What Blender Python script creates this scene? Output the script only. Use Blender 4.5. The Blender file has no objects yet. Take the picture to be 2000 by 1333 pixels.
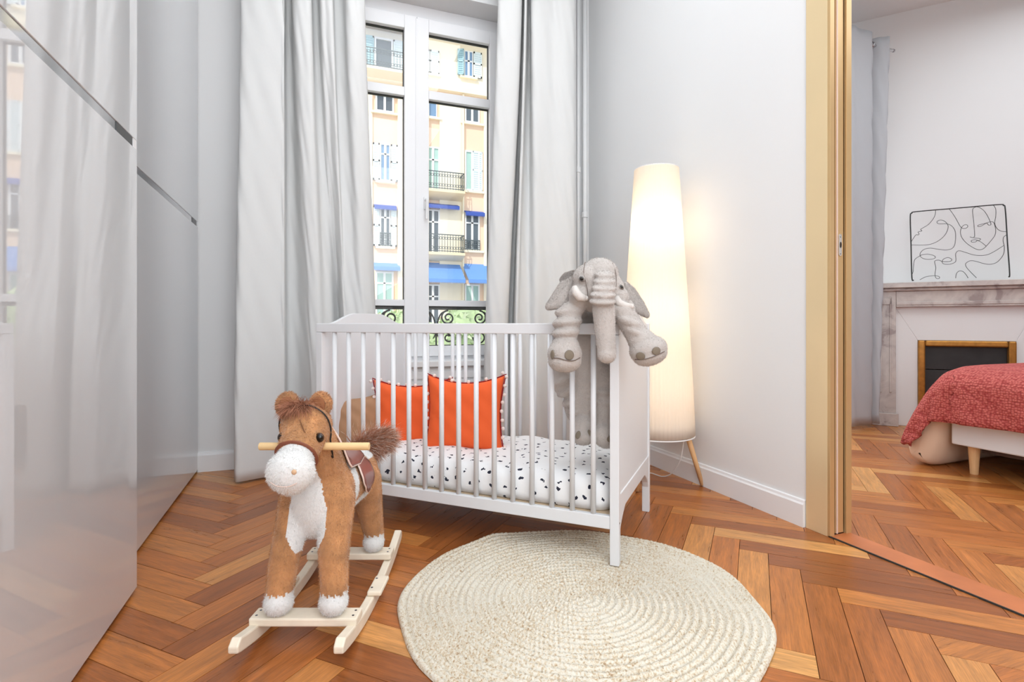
import bpy, bmesh, math, random
import numpy as np
from mathutils import Vector, Matrix, Quaternion
random.seed(7); np.random.seed(7)
PI = math.pi
S = bpy.context.scene
COL = S.collection
# ------------------------------------------------------------------ camera
H = 0.80; F = 1055.0; HZ = 632.0
YAW = math.atan2(.3548, .935)
cam_d = bpy.data.cameras.new('camera'); cam = bpy.data.objects.new('camera', cam_d); COL.objects.link(cam)
cam.location = (0, 0, H); cam.rotation_euler = (PI/2, 0, -YAW)
cam_d.sensor_width = 36; cam_d.lens = F/2000*36
cam_d.shift_y = -(666.5-HZ)/2000; cam_d.clip_start = .02; cam_d.clip_end = 300
S.camera = cam
# ------------------------------------------------------------------ sky, sun, indoor fill light, exposure
wd = bpy.data.worlds.new('world'); S.world = wd; wd.use_nodes = True
wn = wd.node_tree.nodes; wl = wd.node_tree.links
bg = wn['Background']; sky = wn.new('ShaderNodeTexSky')
sky.sky_type = 'HOSEK_WILKIE'; sky.sun_direction = Vector((-.45, -.6, .66)).normalized(); sky.turbidity = 3
mixw = wn.new('ShaderNodeMixRGB'); mixw.inputs['Fac'].default_value = .6; mixw.inputs['Color2'].default_value = (.9, .95, 1, 1)
wl.new(sky.outputs[0], mixw.inputs['Color1']); wl.new(mixw.outputs[0], bg.inputs['Color'])
bg.inputs['Strength'].default_value = 1.9
def light(name, kind, loc, energy, color=(1, 1, 1), size=1, size_y=None, target=None):
    l = bpy.data.lights.new(name, kind); l.energy = energy; l.color = color
    if kind == 'AREA':
        l.size = size
        if size_y: l.shape = 'RECTANGLE'; l.size_y = size_y
    elif kind == 'SUN': l.angle = math.radians(1)
    else: l.shadow_soft_size = size
    o = bpy.data.objects.new(name, l); COL.objects.link(o); o.location = loc
    if target is not None:
        o.rotation_euler = (Vector(target)-Vector(loc)).to_track_quat('-Z', 'Y').to_euler()
    return o
light('sun', 'SUN', (0, -5, 20), 2.7, (1, .96, .9), target=(7, 4, 8.5))
light('nursery_top_fill', 'AREA', (.55, -.3, 3.2), 36, (.88, .95, 1), 2.0, 2.2, target=(.65, .4, 0))  # added soft fill under the ceiling, evens interior with exterior; no fixture there
light('nursery_back_fill', 'AREA', (.3, -1.5, 1.7), 84, (.89, .95, 1), 2.4, 3.0, target=(.6, 3, 1.2))  # added fill behind the camera, brightens the window wall like a bounced flash
light('bedroom_top_fill', 'AREA', (3.6, .9, 3.2), 54, (.87, .95, 1), 2.4, 2.6, target=(3.6, .9, 0))  # added overhead fill for the bedroom, not a real ceiling lamp
light('bedroom_daylight', 'AREA', (3.0, 3.25, 1.8), 26, (.87, .95, 1), 1.2, 2.0, target=(3.0, 0, .6))
light('nursery_window_end_fill', 'AREA', (.6, 2.0, 3.28), 26, (.90, .96, 1), 1.4, 1.4, target=(.62, 2.35, 0))  # extra fill added overhead to lift the dark far end; no lamp hangs here
V = S.view_settings
V.view_transform = 'Standard'; V.look = 'None'; V.gamma = 1; V.exposure = -0.02
try: V.use_curve_mapping = False
except Exception: pass

# ------------------------------------------------------------------ geometry helpers
def ray(px):
    a = (px-1000)/F
    return .935*a+.3548, -.3548*a+.935
def onY(px, py, Y):
    A, B = ray(px); d = Y/B
    return Vector((A*d, Y, H-(py-HZ)/F*d))
def onX(px, py, X):
    A, B = ray(px); d = X/A
    return Vector((X, B*d, H-(py-HZ)/F*d))
def C(px, py, d): return Vector(((px-1000)/F*d, d, H-(py-HZ)/F*d))      # camera-aligned room coordinates
def W(v): return Vector((.935*v[0]+.3548*v[1], -.3548*v[0]+.935*v[1], v[2] if len(v) > 2 else 0))
def proj(p):
    xc = .935*p[0]-.3548*p[1]; yc = .3548*p[0]+.935*p[1]
    return (1000+xc/yc*F, HZ-(p[2]-H)/yc*F, yc) if yc > .05 else None

def tag(o, label=None, cat=None, group=None, kind=None):
    if label: o['label'] = label
    if cat: o['category'] = cat
    if group: o['group'] = group
    if kind: o['kind'] = kind
    return o
def empty(name, loc=(0, 0, 0), rz=0, label=None, cat=None, group=None, kind=None):
    o = bpy.data.objects.new(name, None); COL.objects.link(o); o.location = loc; o.rotation_euler = (0, 0, rz)
    o.empty_display_size = .1
    return tag(o, label, cat, group, kind)
def link_mesh(name, me, mats, parent=None, smooth=False):
    o = bpy.data.objects.new(name, me); COL.objects.link(o)
    if mats is not None:
        for m in (mats if isinstance(mats, (list, tuple)) else [mats]): me.materials.append(m)
    if parent: o.parent = parent
    if smooth: me.polygons.foreach_set('use_smooth', [True]*len(me.polygons))
    return o
def pydata(name, vs, fs, mats, parent=None, smooth=False):
    me = bpy.data.meshes.new(name); me.from_pydata([tuple(v) for v in vs], [], fs); me.update()
    return link_mesh(name, me, mats, parent, smooth)
class MB:
    def __init__(s): s.bm = bmesh.new(); s.mi = 0
    def _f(s, vs):
        try: f = s.bm.faces.new(vs); f.material_index = s.mi; return f
        except ValueError: return None
    def box(s, x0, x1, y0, y1, z0, z1, M=None):
        c = [(x, y, z) for x in (x0, x1) for y in (y0, y1) for z in (z0, z1)]
        v = [s.bm.verts.new(M @ Vector(p) if M else p) for p in c]
        for q in ((0, 1, 3, 2), (4, 6, 7, 5), (0, 4, 5, 1), (2, 3, 7, 6), (0, 2, 6, 4), (1, 5, 7, 3)): s._f([v[i] for i in q])
        return s
    def tube(s, pts, r, seg=8, closed=False, cap=True, flat=None):
        pts = [Vector(p) for p in pts]; n = len(pts); rr = r if isinstance(r, (list, tuple)) else [r]*n
        rings = []; up = None
        for i, p in enumerate(pts):
            if closed: t = pts[(i+1) % n]-pts[i-1]
            else: t = pts[min(i+1, n-1)]-pts[max(i-1, 0)]
            t = t.normalized() if t.length > 1e-9 else Vector((0, 0, 1))
            if up is None: up = Vector((0, 0, 1)) if abs(t.z) < .9 else Vector((1, 0, 0))
            u = (up-t*up.dot(t)); u = u.normalized() if u.length > 1e-6 else t.orthogonal().normalized()
            up = u; w = t.cross(u)
            fl = flat if flat else 1
            rings.append([s.bm.verts.new(p+u*math.cos(2*PI*k/seg)*rr[i]+w*math.sin(2*PI*k/seg)*rr[i]*fl) for k in range(seg)])
        for i in range(n if closed else n-1):
            a = rings[i]; b = rings[(i+1) % n]
            for k in range(seg): s._f([a[k], a[(k+1) % seg], b[(k+1) % seg], b[k]])
        if cap and not closed: s._f(rings[0][::-1]); s._f(rings[-1])
        return s
    def ell(s, c, r, seg=16, rings=10, M=None):
        c = Vector(c); r = r if isinstance(r, (list, tuple)) else (r, r, r); V_ = []
        for i in range(1, rings):
            th = PI*i/rings
            V_.append([Vector((r[0]*math.sin(th)*math.cos(2*PI*k/seg), r[1]*math.sin(th)*math.sin(2*PI*k/seg), r[2]*math.cos(th))) for k in range(seg)])
        tr = (lambda v: c+(M @ v)) if M else (lambda v: c+v)
        R_ = [[s.bm.verts.new(tr(v)) for v in row] for row in V_]
        t = s.bm.verts.new(tr(Vector((0, 0, r[2])))); b = s.bm.verts.new(tr(Vector((0, 0, -r[2]))))
        for k in range(seg):
            s._f([t, R_[0][k], R_[0][(k+1) % seg]]); s._f([b, R_[-1][(k+1) % seg], R_[-1][k]])
            for i in range(len(R_)-1): s._f([R_[i][k], R_[i+1][k], R_[i+1][(k+1) % seg], R_[i][(k+1) % seg]])
        return s
    def cap(s, p0, p1, r0, r1, n=None):
        p0 = Vector(p0); p1 = Vector(p1); n = n or max(2, int((p1-p0).length/(min(r0, r1)*.35))+1)
        for i in range(n+1):
            t = i/n; s.ell(p0.lerp(p1, t), r0+(r1-r0)*t, 14, 9)
        return s
    def lathe(s, prof, seg=24, c=(0, 0, 0), mod=None):
        c = Vector(c); R_ = []
        for (r, z) in prof:
            R_.append([s.bm.verts.new(c+Vector((math.cos(2*PI*k/seg)*r*(mod(k) if mod else 1), math.sin(2*PI*k/seg)*r*(mod(k) if mod else 1), z))) for k in range(seg)])
        for i in range(len(R_)-1):
            for k in range(seg): s._f([R_[i][k], R_[i][(k+1) % seg], R_[i+1][(k+1) % seg], R_[i+1][k]])
        return s
    def prism(s, poly, fn, t0, t1):
        # poly 2D list, fn(u,v,t)->3D
        a = [s.bm.verts.new(fn(u, v, t0)) for u, v in poly]; b = [s.bm.verts.new(fn(u, v, t1)) for u, v in poly]
        n = len(poly); s._f(a[::-1]); s._f(b)
        for i in range(n): s._f([a[i], a[(i+1) % n], b[(i+1) % n], b[i]])
        return s
    def obj(s, name, mats, parent=None, smooth=False, bevel=0, seg=2, autosm=False):
        bmesh.ops.recalc_face_normals(s.bm, faces=s.bm.faces[:])
        me = bpy.data.meshes.new(name); s.bm.to_mesh(me); s.bm.free()
        o = link_mesh(name, me, mats, parent, smooth)
        if bevel:
            m = o.modifiers.new('bevel', 'BEVEL'); m.width = bevel; m.segments = seg; m.limit_method = 'ANGLE'; m.angle_limit = .7
        return o
def box(name, x0, x1, y0, y1, z0, z1, mat, parent=None, bevel=0, kind=None):
    o = MB().box(x0, x1, y0, y1, z0, z1).obj(name, mat, parent, bevel=bevel)
    if kind: o['kind'] = kind
    return o
def catmull(P, n=8, closed=False):
    P = [Vector(p) for p in P]; out = []; N = len(P)
    for i in range(N if closed else N-1):
        if closed: p0, p1, p2, p3 = P[i-1], P[i], P[(i+1) % N], P[(i+2) % N]
        else: p0, p1, p2, p3 = P[max(i-1, 0)], P[i], P[i+1], P[min(i+2, N-1)]
        for k in range(n):
            t = k/n
            out.append(.5*((2*p1)+(p2-p0)*t+(2*p0-5*p1+4*p2-p3)*t*t+(3*p1-p0-3*p2+p3)*t*t*t))
    if not closed: out.append(P[-1])
    return out
def remesh(mb, voxel, smooth_it=6, fac=.5):
    me = bpy.data.meshes.new('tmp'); mb.bm.to_mesh(me); mb.bm.free()
    o = bpy.data.objects.new('tmp', me); COL.objects.link(o)
    m = o.modifiers.new('r', 'REMESH'); m.mode = 'VOXEL'; m.voxel_size = voxel
    if smooth_it: m2 = o.modifiers.new('s', 'SMOOTH'); m2.factor = fac; m2.iterations = smooth_it
    dg = bpy.context.evaluated_depsgraph_get()
    out = bpy.data.meshes.new_from_object(o.evaluated_get(dg))
    bpy.data.objects.remove(o); bpy.data.meshes.remove(me)
    return out
def paint(me, fn):
    n = len(me.polygons); c = np.empty(n*3); me.polygons.foreach_get('center', c); c = c.reshape(-1, 3)
    nr = np.empty(n*3); me.polygons.foreach_get('normal', nr); nr = nr.reshape(-1, 3)
    idx = fn(c, nr).astype(np.int32); me.polygons.foreach_set('material_index', idx)
    return idx
def fur(name, me, n, ln, wd_, mats, parent, comb=(0, 0, -1), cf=.8, ok=None, jit=.5):
    me.calc_loop_triangles(); nt = len(me.loop_triangles)
    tv = np.empty(nt*3, np.int32); me.loop_triangles.foreach_get('vertices', tv); tv = tv.reshape(-1, 3)
    ti = np.empty(nt, np.int32); me.loop_triangles.foreach_get('polygon_index', ti)
    co = np.empty(len(me.vertices)*3); me.vertices.foreach_get('co', co); co = co.reshape(-1, 3)
    mi = np.empty(len(me.polygons), np.int32); me.polygons.foreach_get('material_index', mi)
    A, B, D = co[tv[:, 0]], co[tv[:, 1]], co[tv[:, 2]]
    cr = np.cross(B-A, D-A); ar = np.linalg.norm(cr, axis=1)/2; nn = cr/np.maximum(ar[:, None]*2, 1e-12)
    pick = np.random.choice(nt, n, p=ar/ar.sum()); u = np.random.rand(n, 1); v = np.random.rand(n, 1)
    fl = (u+v) > 1; u = np.where(fl, 1-u, u); v = np.where(fl, 1-v, v)
    P = A[pick]+(B-A)[pick]*u+(D-A)[pick]*v; N = nn[pick]; M_ = mi[ti[pick]]
    if ok is not None:
        k = ok(P, N); P, N, M_ = P[k], N[k], M_[k]; n = len(P)
    cb = np.array(comb)[None, :]+np.random.randn(n, 3)*jit
    cb = cb-N*np.sum(cb*N, 1, keepdims=True)
    dr = N+cb*cf; dr /= np.linalg.norm(dr, axis=1, keepdims=True)
    L_ = ln*(.6+.7*np.random.rand(n, 1))
    s_ = np.cross(dr, np.random.randn(n, 3)); s_ /= np.linalg.norm(s_, axis=1, keepdims=True)
    base = P-N*.001
    vs = np.stack([base-s_*wd_, base+s_*wd_, base+dr*L_], 1).reshape(-1, 3)
    m2 = bpy.data.meshes.new(name); m2.vertices.add(3*n); m2.vertices.foreach_set('co', vs.ravel())
    m2.loops.add(3*n); m2.loops.foreach_set('vertex_index', np.arange(3*n, dtype=np.int32))
    m2.polygons.add(n); m2.polygons.foreach_set('loop_start', np.arange(n, dtype=np.int32)*3)
    m2.polygons.foreach_set('material_index', M_); m2.update(); m2.validate()
    o = link_mesh(name, m2, mats, parent); o['kind'] = 'stuff'
    return o

# ------------------------------------------------------------------ materials
def srgb(c): return tuple(((x/255)/12.92 if x/255 <= .04045 else ((x/255+.055)/1.055)**2.4) for x in c)+(1,)
def mat(name, rgb, rough=.5, metal=0, bump=0, bscale=80, var=0, vscale=6, **kw):
    m = bpy.data.materials.new(name); m.use_nodes = True; nt = m.node_tree; b = nt.nodes['Principled BSDF']
    c = srgb(rgb); b.inputs['Base Color'].default_value = c; b.inputs['Roughness'].default_value = rough; b.inputs['Metallic'].default_value = metal
    for k, v in kw.items(): b.inputs[k.replace('_', ' ')].default_value = v
    tc = nt.nodes.new('ShaderNodeTexCoord')
    if var:
        n = nt.nodes.new('ShaderNodeTexNoise'); n.inputs['Scale'].default_value = vscale; n.inputs['Detail'].default_value = 5
        nt.links.new(tc.outputs['Object'], n.inputs['Vector'])
        r = nt.nodes.new('ShaderNodeValToRGB'); r.color_ramp.elements[0].position = .3; r.color_ramp.elements[1].position = .7
        r.color_ramp.elements[0].color = tuple(x*(1-var) for x in c[:3])+(1,)
        r.color_ramp.elements[1].color = tuple(min(1, x*(1+var)) for x in c[:3])+(1,)
        nt.links.new(n.outputs['Fac'], r.inputs['Fac']); nt.links.new(r.outputs['Color'], b.inputs['Base Color'])
    if bump:
        n = nt.nodes.new('ShaderNodeTexNoise'); n.inputs['Scale'].default_value = bscale; n.inputs['Detail'].default_value = 4
        nt.links.new(tc.outputs['Object'], n.inputs['Vector'])
        bp = nt.nodes.new('ShaderNodeBump'); bp.inputs['Strength'].default_value = bump; bp.inputs['Distance'].default_value = .01
        nt.links.new(n.outputs['Fac'], bp.inputs['Height']); nt.links.new(bp.outputs['Normal'], b.inputs['Normal'])
    return m
def nodes(m): nt = m.node_tree; return nt, nt.nodes['Principled BSDF'], nt.nodes, nt.links
def N(ns, t, **kw):
    n = ns.new(t)
    for k, v in kw.items():
        if k in n.inputs: n.inputs[k].default_value = v
        else: setattr(n, k, v)
    return n
M = {}
M['wall'] = mat('white_wall_paint', (231, 231, 231), .85, bump=.02, bscale=200)
M['ceil'] = mat('white_ceiling_paint', (235, 235, 235), .9)
M['trim'] = mat('white_gloss_trim', (236, 236, 237), .4)
M['lacquer'] = mat('white_gloss_lacquer', (220, 221, 223), .02, .22, IOR=1.75)
M['chrome'] = mat('chrome', (200, 200, 202), .08, 1)
M['black'] = mat('black_plastic', (18, 18, 18), .3)
M['gasket'] = mat('dark_window_gasket', (30, 28, 28), .6)
M['upvc'] = mat('white_window_frame', (238, 238, 240), .3)
M['gold'] = mat('satin_gold_metal', (214, 180, 130), .3, .45, var=.06, vscale=2)
M['goldface'] = mat('satin_gold_casing', (238, 214, 170), .28, .3, var=.04, vscale=1.5)
M['crib'] = mat('white_crib_paint', (228, 229, 231), .35)
M['pine'] = mat('pale_bare_pine', (240, 227, 206), .55, var=.08, vscale=14)
M['beech'] = mat('light_beech_dowel', (232, 198, 145), .5, var=.06, vscale=20)
M['beechleg'] = mat('beech_leg', (222, 178, 128), .5, var=.06, vscale=20)
M['curtain'] = mat('pale_grey_curtain_cloth', (217, 217, 216), .85, bump=.07, bscale=22)
M['curtain2'] = mat('grey_curtain_cloth', (184, 186, 190), .85, bump=.12, bscale=22)
M['lining'] = mat('curtain_back', (214, 211, 207), .9)
M['orange'] = mat('orange_cotton', (244, 100, 44), .85, bump=.12, bscale=18)
M['pom'] = mat('white_pompom_wool', (245, 232, 225), .95, bump=.3, bscale=300)
M['redtrim'] = mat('red_trim_cord', (150, 22, 30), .8)
M['brownleather'] = mat('tan_brown_velvet', (176, 132, 96), .6, var=.12, vscale=9, bump=.1, bscale=14)
M['darkbrown'] = mat('dark_brown_gusset', (92, 74, 66), .7)
M['tan'] = mat('tan_plush', (190, 136, 88), .9, var=.24, vscale=22, bump=.25, bscale=150, Sheen_Weight=.4)
M['whiteplush'] = mat('white_plush', (230, 229, 227), .95, bump=.25, bscale=150, Sheen_Weight=.3)
M['mane'] = mat('brown_mane_hair', (172, 116, 88), .8, var=.25, vscale=60)
M['manelight'] = mat('cream_hair_tips', (226, 205, 190), .8)
M['innerear'] = mat('dark_tan_inner_ear', (140, 88, 55), .95, bump=.3, bscale=150)
M['grey'] = mat('grey_plush', (190, 182, 176), .9, var=.08, vscale=14, bump=.3, bscale=160, Sheen_Weight=.4)
M['greywhite'] = mat('off_white_tusk_plush', (214, 207, 201), .9, bump=.2, bscale=160)
M['nail'] = mat('olive_grey_toenail_felt', (128, 117, 102), .9)
M['eye'] = mat('black_glass_eye', (20, 14, 10), .05)
M['eyebrown'] = mat('brown_glass_eye', (70, 42, 22), .08)
M['eyegrey'] = mat('grey_glass_eye', (120, 116, 112), .15)
M['thread'] = mat('seam_thread', (120, 78, 48), .9)
M['strap'] = mat('brown_leather_strap', (132, 72, 48), .5)
M['cord'] = mat('black_cord', (38, 32, 30), .6)
M['saddle'] = mat('burgundy_leather', (140, 88, 80), .22, var=.1, vscale=10)
M['piping'] = mat('pale_pink_piping', (236, 212, 200), .7)
M['screw'] = mat('steel_screw', (110, 110, 118), .3, .8)
M['iron'] = mat('dark_wrought_iron', (50, 52, 50), .5)
M['wire'] = mat('black_wire', (28, 28, 28), .45)
M['pipe'] = mat('white_painted_pipe', (236, 236, 236), .35)
M['cable'] = mat('white_cable', (230, 230, 228), .4)
M['bedbase'] = mat('white_bed_base', (232, 234, 236), .5)
M['duvet'] = mat('beige_cotton_duvet', (226, 196, 170), .85, bump=.3, bscale=9)
M['duvetw'] = mat('white_duvet_underside', (236, 234, 230), .85)
M['rubberdark'] = mat('dark_lining_edge', (96, 88, 82), .8)
M['black_panel'] = mat('black_fireplace_panel', (42, 41, 41), .55, var=.3, vscale=8)
M['antiquegold'] = mat('antique_gold_moulding', (176, 124, 56), .35, .6, var=.2, vscale=30)
M['plate'] = mat('nickel_strike_plate', (225, 222, 215), .25, .6)
M['slot'] = mat('dark_pocket_slot', (40, 30, 20), .8)
M['threshold'] = mat('red_brown_threshold', (190, 112, 66), .4, var=.12, vscale=8)
M['joint'] = mat('dark_floor_joint', (70, 40, 22), .8)

def wood_floor(name, island=False):
    m = mat(name, (170, 100, 50), .32); nt, b, ns, ls = nodes(m)
    tc = N(ns, 'ShaderNodeTexCoord'); oi = N(ns, 'ShaderNodeObjectInfo'); ge = N(ns, 'ShaderNodeNewGeometry')
    rnd = ge.outputs['Random Per Island'] if island else oi.outputs['Random']
    mul = N(ns, 'ShaderNodeMath', operation='MULTIPLY'); mul.inputs[1].default_value = 37.; ls.new(rnd, mul.inputs[0])
    add = N(ns, 'ShaderNodeVectorMath', operation='ADD'); ls.new(tc.outputs['Object'], add.inputs[0]); ls.new(mul.outputs[0], add.inputs[1])
    mp = N(ns, 'ShaderNodeMapping'); mp.inputs['Scale'].default_value = (3, 34, 20); ls.new(add.outputs[0], mp.inputs['Vector'])
    n1 = N(ns, 'ShaderNodeTexNoise', Scale=1.6, Detail=6, Roughness=.62, Distortion=.6); ls.new(mp.outputs[0], n1.inputs['Vector'])
    mp2 = N(ns, 'ShaderNodeMapping'); mp2.inputs['Scale'].default_value = (14, 260, 100); ls.new(add.outputs[0], mp2.inputs['Vector'])
    n2 = N(ns, 'ShaderNodeTexNoise', Scale=1.5, Detail=3); ls.new(mp2.outputs[0], n2.inputs['Vector'])
    r = N(ns, 'ShaderNodeValToRGB'); cr = r.color_ramp; cr.elements[0].position = 0; cr.elements[1].position = 1
    cols = [(0, (150, 86, 42)), (.25, (174, 102, 48)), (.5, (186, 112, 54)), (.75, (196, 124, 62)), (.92, (212, 148, 84)), (1, (222, 164, 98))]
    cr.elements[0].color = srgb(cols[0][1]); cr.elements[1].color = srgb(cols[-1][1])
    for p, c in cols[1:-1]: e = cr.elements.new(p); e.color = srgb(c)
    ls.new(rnd, r.inputs['Fac'])
    mr = N(ns, 'ShaderNodeMapRange'); mr.inputs['From Min'].default_value = .3; mr.inputs['From Max'].default_value = .7
    mr.inputs['To Min'].default_value = .66; mr.inputs['To Max'].default_value = 1.18; ls.new(n1.outputs['Fac'], mr.inputs['Value'])
    mr2 = N(ns, 'ShaderNodeMapRange'); mr2.inputs['From Min'].default_value = .35; mr2.inputs['From Max'].default_value = .6
    mr2.inputs['To Min'].default_value = .82; mr2.inputs['To Max'].default_value = 1.04; ls.new(n2.outputs['Fac'], mr2.inputs['Value'])
    mm = N(ns, 'ShaderNodeMath', operation='MULTIPLY'); ls.new(mr.outputs[0], mm.inputs[0]); ls.new(mr2.outputs[0], mm.inputs[1])
    vm = N(ns, 'ShaderNodeVectorMath', operation='SCALE'); ls.new(r.outputs['Color'], vm.inputs[0]); ls.new(mm.outputs[0], vm.inputs['Scale'])
    ls.new(vm.outputs[0], b.inputs['Base Color'])
    bp = N(ns, 'ShaderNodeBump', Strength=.12, Distance=.004); ls.new(n2.outputs['Fac'], bp.inputs['Height']); ls.new(bp.outputs['Normal'], b.inputs['Normal'])
    mr3 = N(ns, 'ShaderNodeMapRange'); mr3.inputs['To Min'].default_value = .2; mr3.inputs['To Max'].default_value = .42
    ls.new(n1.outputs['Fac'], mr3.inputs['Value']); ls.new(mr3.outputs[0], b.inputs['Roughness'])
    return m
M['floor'] = wood_floor('oak_parquet'); M['floor_far'] = wood_floor('oak_parquet_far', True)

def jute():
    m = mat('braided_jute', (214, 196, 160), .95); nt, b, ns, ls = nodes(m)
    tc = N(ns, 'ShaderNodeTexCoord')
    n = N(ns, 'ShaderNodeTexNoise', Scale=150, Detail=3, Roughness=.7); ls.new(tc.outputs['Object'], n.inputs['Vector'])
    n0 = N(ns, 'ShaderNodeTexNoise', Scale=3.5, Detail=3); ls.new(tc.outputs['Object'], n0.inputs['Vector'])
    r = N(ns, 'ShaderNodeValToRGB'); cr = r.color_ramp
    cr.elements[0].position = .3; cr.elements[0].color = srgb((160, 128, 96)); cr.elements[1].position = .56; cr.elements[1].color = srgb((224, 217, 202))
    e = cr.elements.new(.42); e.color = srgb((208, 190, 162))
    ad = N(ns, 'ShaderNodeMath', operation='MULTIPLY_ADD'); ad.inputs[1].default_value = .25; ls.new(n0.outputs['Fac'], ad.inputs[0]); ls.new(n.outputs['Fac'], ad.inputs[2])
    sb = N(ns, 'ShaderNodeMath', operation='SUBTRACT'); sb.inputs[1].default_value = .11; ls.new(ad.outputs[0], sb.inputs[0])
    ls.new(sb.outputs[0], r.inputs['Fac']); ls.new(r.outputs['Color'], b.inputs['Base Color'])
    bp = N(ns, 'ShaderNodeBump', Strength=.6, Distance=.004); ls.new(n.outputs['Fac'], bp.inputs['Height']); ls.new(bp.outputs['Normal'], b.inputs['Normal'])
    return m
M['jute'] = jute()
def clover():
    m = mat('white_sheet_with_dark_clover_print', (243, 243, 243), .9); nt, b, ns, ls = nodes(m)
    tc = N(ns, 'ShaderNodeTexCoord'); mp = N(ns, 'ShaderNodeMapping'); mp.inputs['Scale'].default_value = (20, 20, 20)
    sx_ = N(ns, 'ShaderNodeSeparateXYZ'); ls.new(tc.outputs['Object'], sx_.inputs[0]); ay = N(ns, 'ShaderNodeMath', operation='ADD'); ls.new(sx_.outputs[1], ay.inputs[0]); ls.new(sx_.outputs[2], ay.inputs[1])
    cx_ = N(ns, 'ShaderNodeCombineXYZ'); ls.new(sx_.outputs[0], cx_.inputs[0]); ls.new(ay.outputs[0], cx_.inputs[1]); ls.new(cx_.outputs[0], mp.inputs['Vector'])
    wn_ = N(ns, 'ShaderNodeTexNoise', Scale=95, Detail=1); ls.new(tc.outputs['Object'], wn_.inputs['Vector'])
    v = N(ns, 'ShaderNodeTexVoronoi', Scale=1, Randomness=.6, voronoi_dimensions='2D'); ls.new(mp.outputs[0], v.inputs['Vector'])
    ad = N(ns, 'ShaderNodeMath', operation='MULTIPLY_ADD'); ad.inputs[1].default_value = .6; ls.new(wn_.outputs['Fac'], ad.inputs[0]); ls.new(v.outputs['Distance'], ad.inputs[2])
    lt = N(ns, 'ShaderNodeMath', operation='LESS_THAN'); lt.inputs[1].default_value = .42; ls.new(ad.outputs[0], lt.inputs[0])
    mx = N(ns, 'ShaderNodeMixRGB', Color1=srgb((243, 243, 243)), Color2=srgb((38, 42, 58))); ls.new(lt.outputs[0], mx.inputs['Fac']); ls.new(mx.outputs[0], b.inputs['Base Color'])
    n = N(ns, 'ShaderNodeTexNoise', Scale=9, Detail=4); ls.new(tc.outputs['Object'], n.inputs['Vector'])
    bp = N(ns, 'ShaderNodeBump', Strength=.35, Distance=.02); ls.new(n.outputs['Fac'], bp.inputs['Height']); ls.new(bp.outputs['Normal'], b.inputs['Normal'])
    return m
M['clover'] = clover()
def knit():
    m = mat('coral_red_knit', (190, 70, 66), .95); nt, b, ns, ls = nodes(m)
    tc = N(ns, 'ShaderNodeTexCoord'); v = N(ns, 'ShaderNodeTexVoronoi', Scale=85, Randomness=.6); ls.new(tc.outputs['Object'], v.inputs['Vector'])
    r = N(ns, 'ShaderNodeValToRGB'); r.color_ramp.elements[0].color = srgb((212, 112, 102)); r.color_ramp.elements[1].color = srgb((158, 58, 56)); r.color_ramp.elements[0].position = .15; r.color_ramp.elements[1].position = .75
    ls.new(v.outputs['Distance'], r.inputs['Fac']); ls.new(r.outputs[0], b.inputs['Base Color'])
    bp = N(ns, 'ShaderNodeBump', Strength=1, Distance=.008); bp.invert = True; ls.new(v.outputs['Distance'], bp.inputs['Height']); ls.new(bp.outputs['Normal'], b.inputs['Normal'])
    return m
M['knit'] = knit()
def marble():
    m = mat('grey_pink_marble', (200, 190, 184), .4); nt, b, ns, ls = nodes(m)
    tc = N(ns, 'ShaderNodeTexCoord'); n = N(ns, 'ShaderNodeTexNoise', Scale=7, Detail=8, Roughness=.65, Distortion=.8); ls.new(tc.outputs['Object'], n.inputs['Vector'])
    r = N(ns, 'ShaderNodeValToRGB'); cr = r.color_ramp; cr.elements[0].position = .36; cr.elements[0].color = srgb((160, 146, 142)); cr.elements[1].position = .6; cr.elements[1].color = srgb((206, 197, 190))
    e = cr.elements.new(.44); e.color = srgb((190, 180, 175))
    ls.new(n.outputs['Fac'], r.inputs['Fac']); ls.new(r.outputs[0], b.inputs['Base Color'])
    return m
M['marble'] = marble()
def glass():
    m = bpy.data.materials.new('window_glass'); m.use_nodes = True; nt = m.node_tree; ns = nt.nodes; ls = nt.links; ns.remove(ns['Principled BSDF'])
    t = N(ns, 'ShaderNodeBsdfTransparent'); g = N(ns, 'ShaderNodeBsdfGlossy'); g.inputs['Roughness'].default_value = .01; mx = N(ns, 'ShaderNodeMixShader'); mx.inputs[0].default_value = .04
    ls.new(t.outputs[0], mx.inputs[1]); ls.new(g.outputs[0], mx.inputs[2]); ls.new(mx.outputs[0], ns['Material Output'].inputs[0]); return m
M['glass'] = glass()
def shade():
    m = bpy.data.materials.new('white_pleated_paper_shade'); m.use_nodes = True; nt = m.node_tree; ns = nt.nodes; ls = nt.links; ns.remove(ns['Principled BSDF'])
    t = N(ns, 'ShaderNodeBsdfTranslucent'); t.inputs['Color'].default_value = srgb((250, 240, 226)); g = N(ns, 'ShaderNodeBsdfDiffuse'); g.inputs['Color'].default_value = srgb((246, 242, 234)); mx = N(ns, 'ShaderNodeMixShader'); mx.inputs[0].default_value = .5
    ls.new(t.outputs[0], mx.inputs[1]); ls.new(g.outputs[0], mx.inputs[2]); ls.new(mx.outputs[0], ns['Material Output'].inputs[0]); return m
M['shade'] = shade()

# ================================================================== SETTING
XN, XF, XR, YW, ZC = -.479, -.549, 1.83, 3.32, 3.33
YB = -1.6
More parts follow.
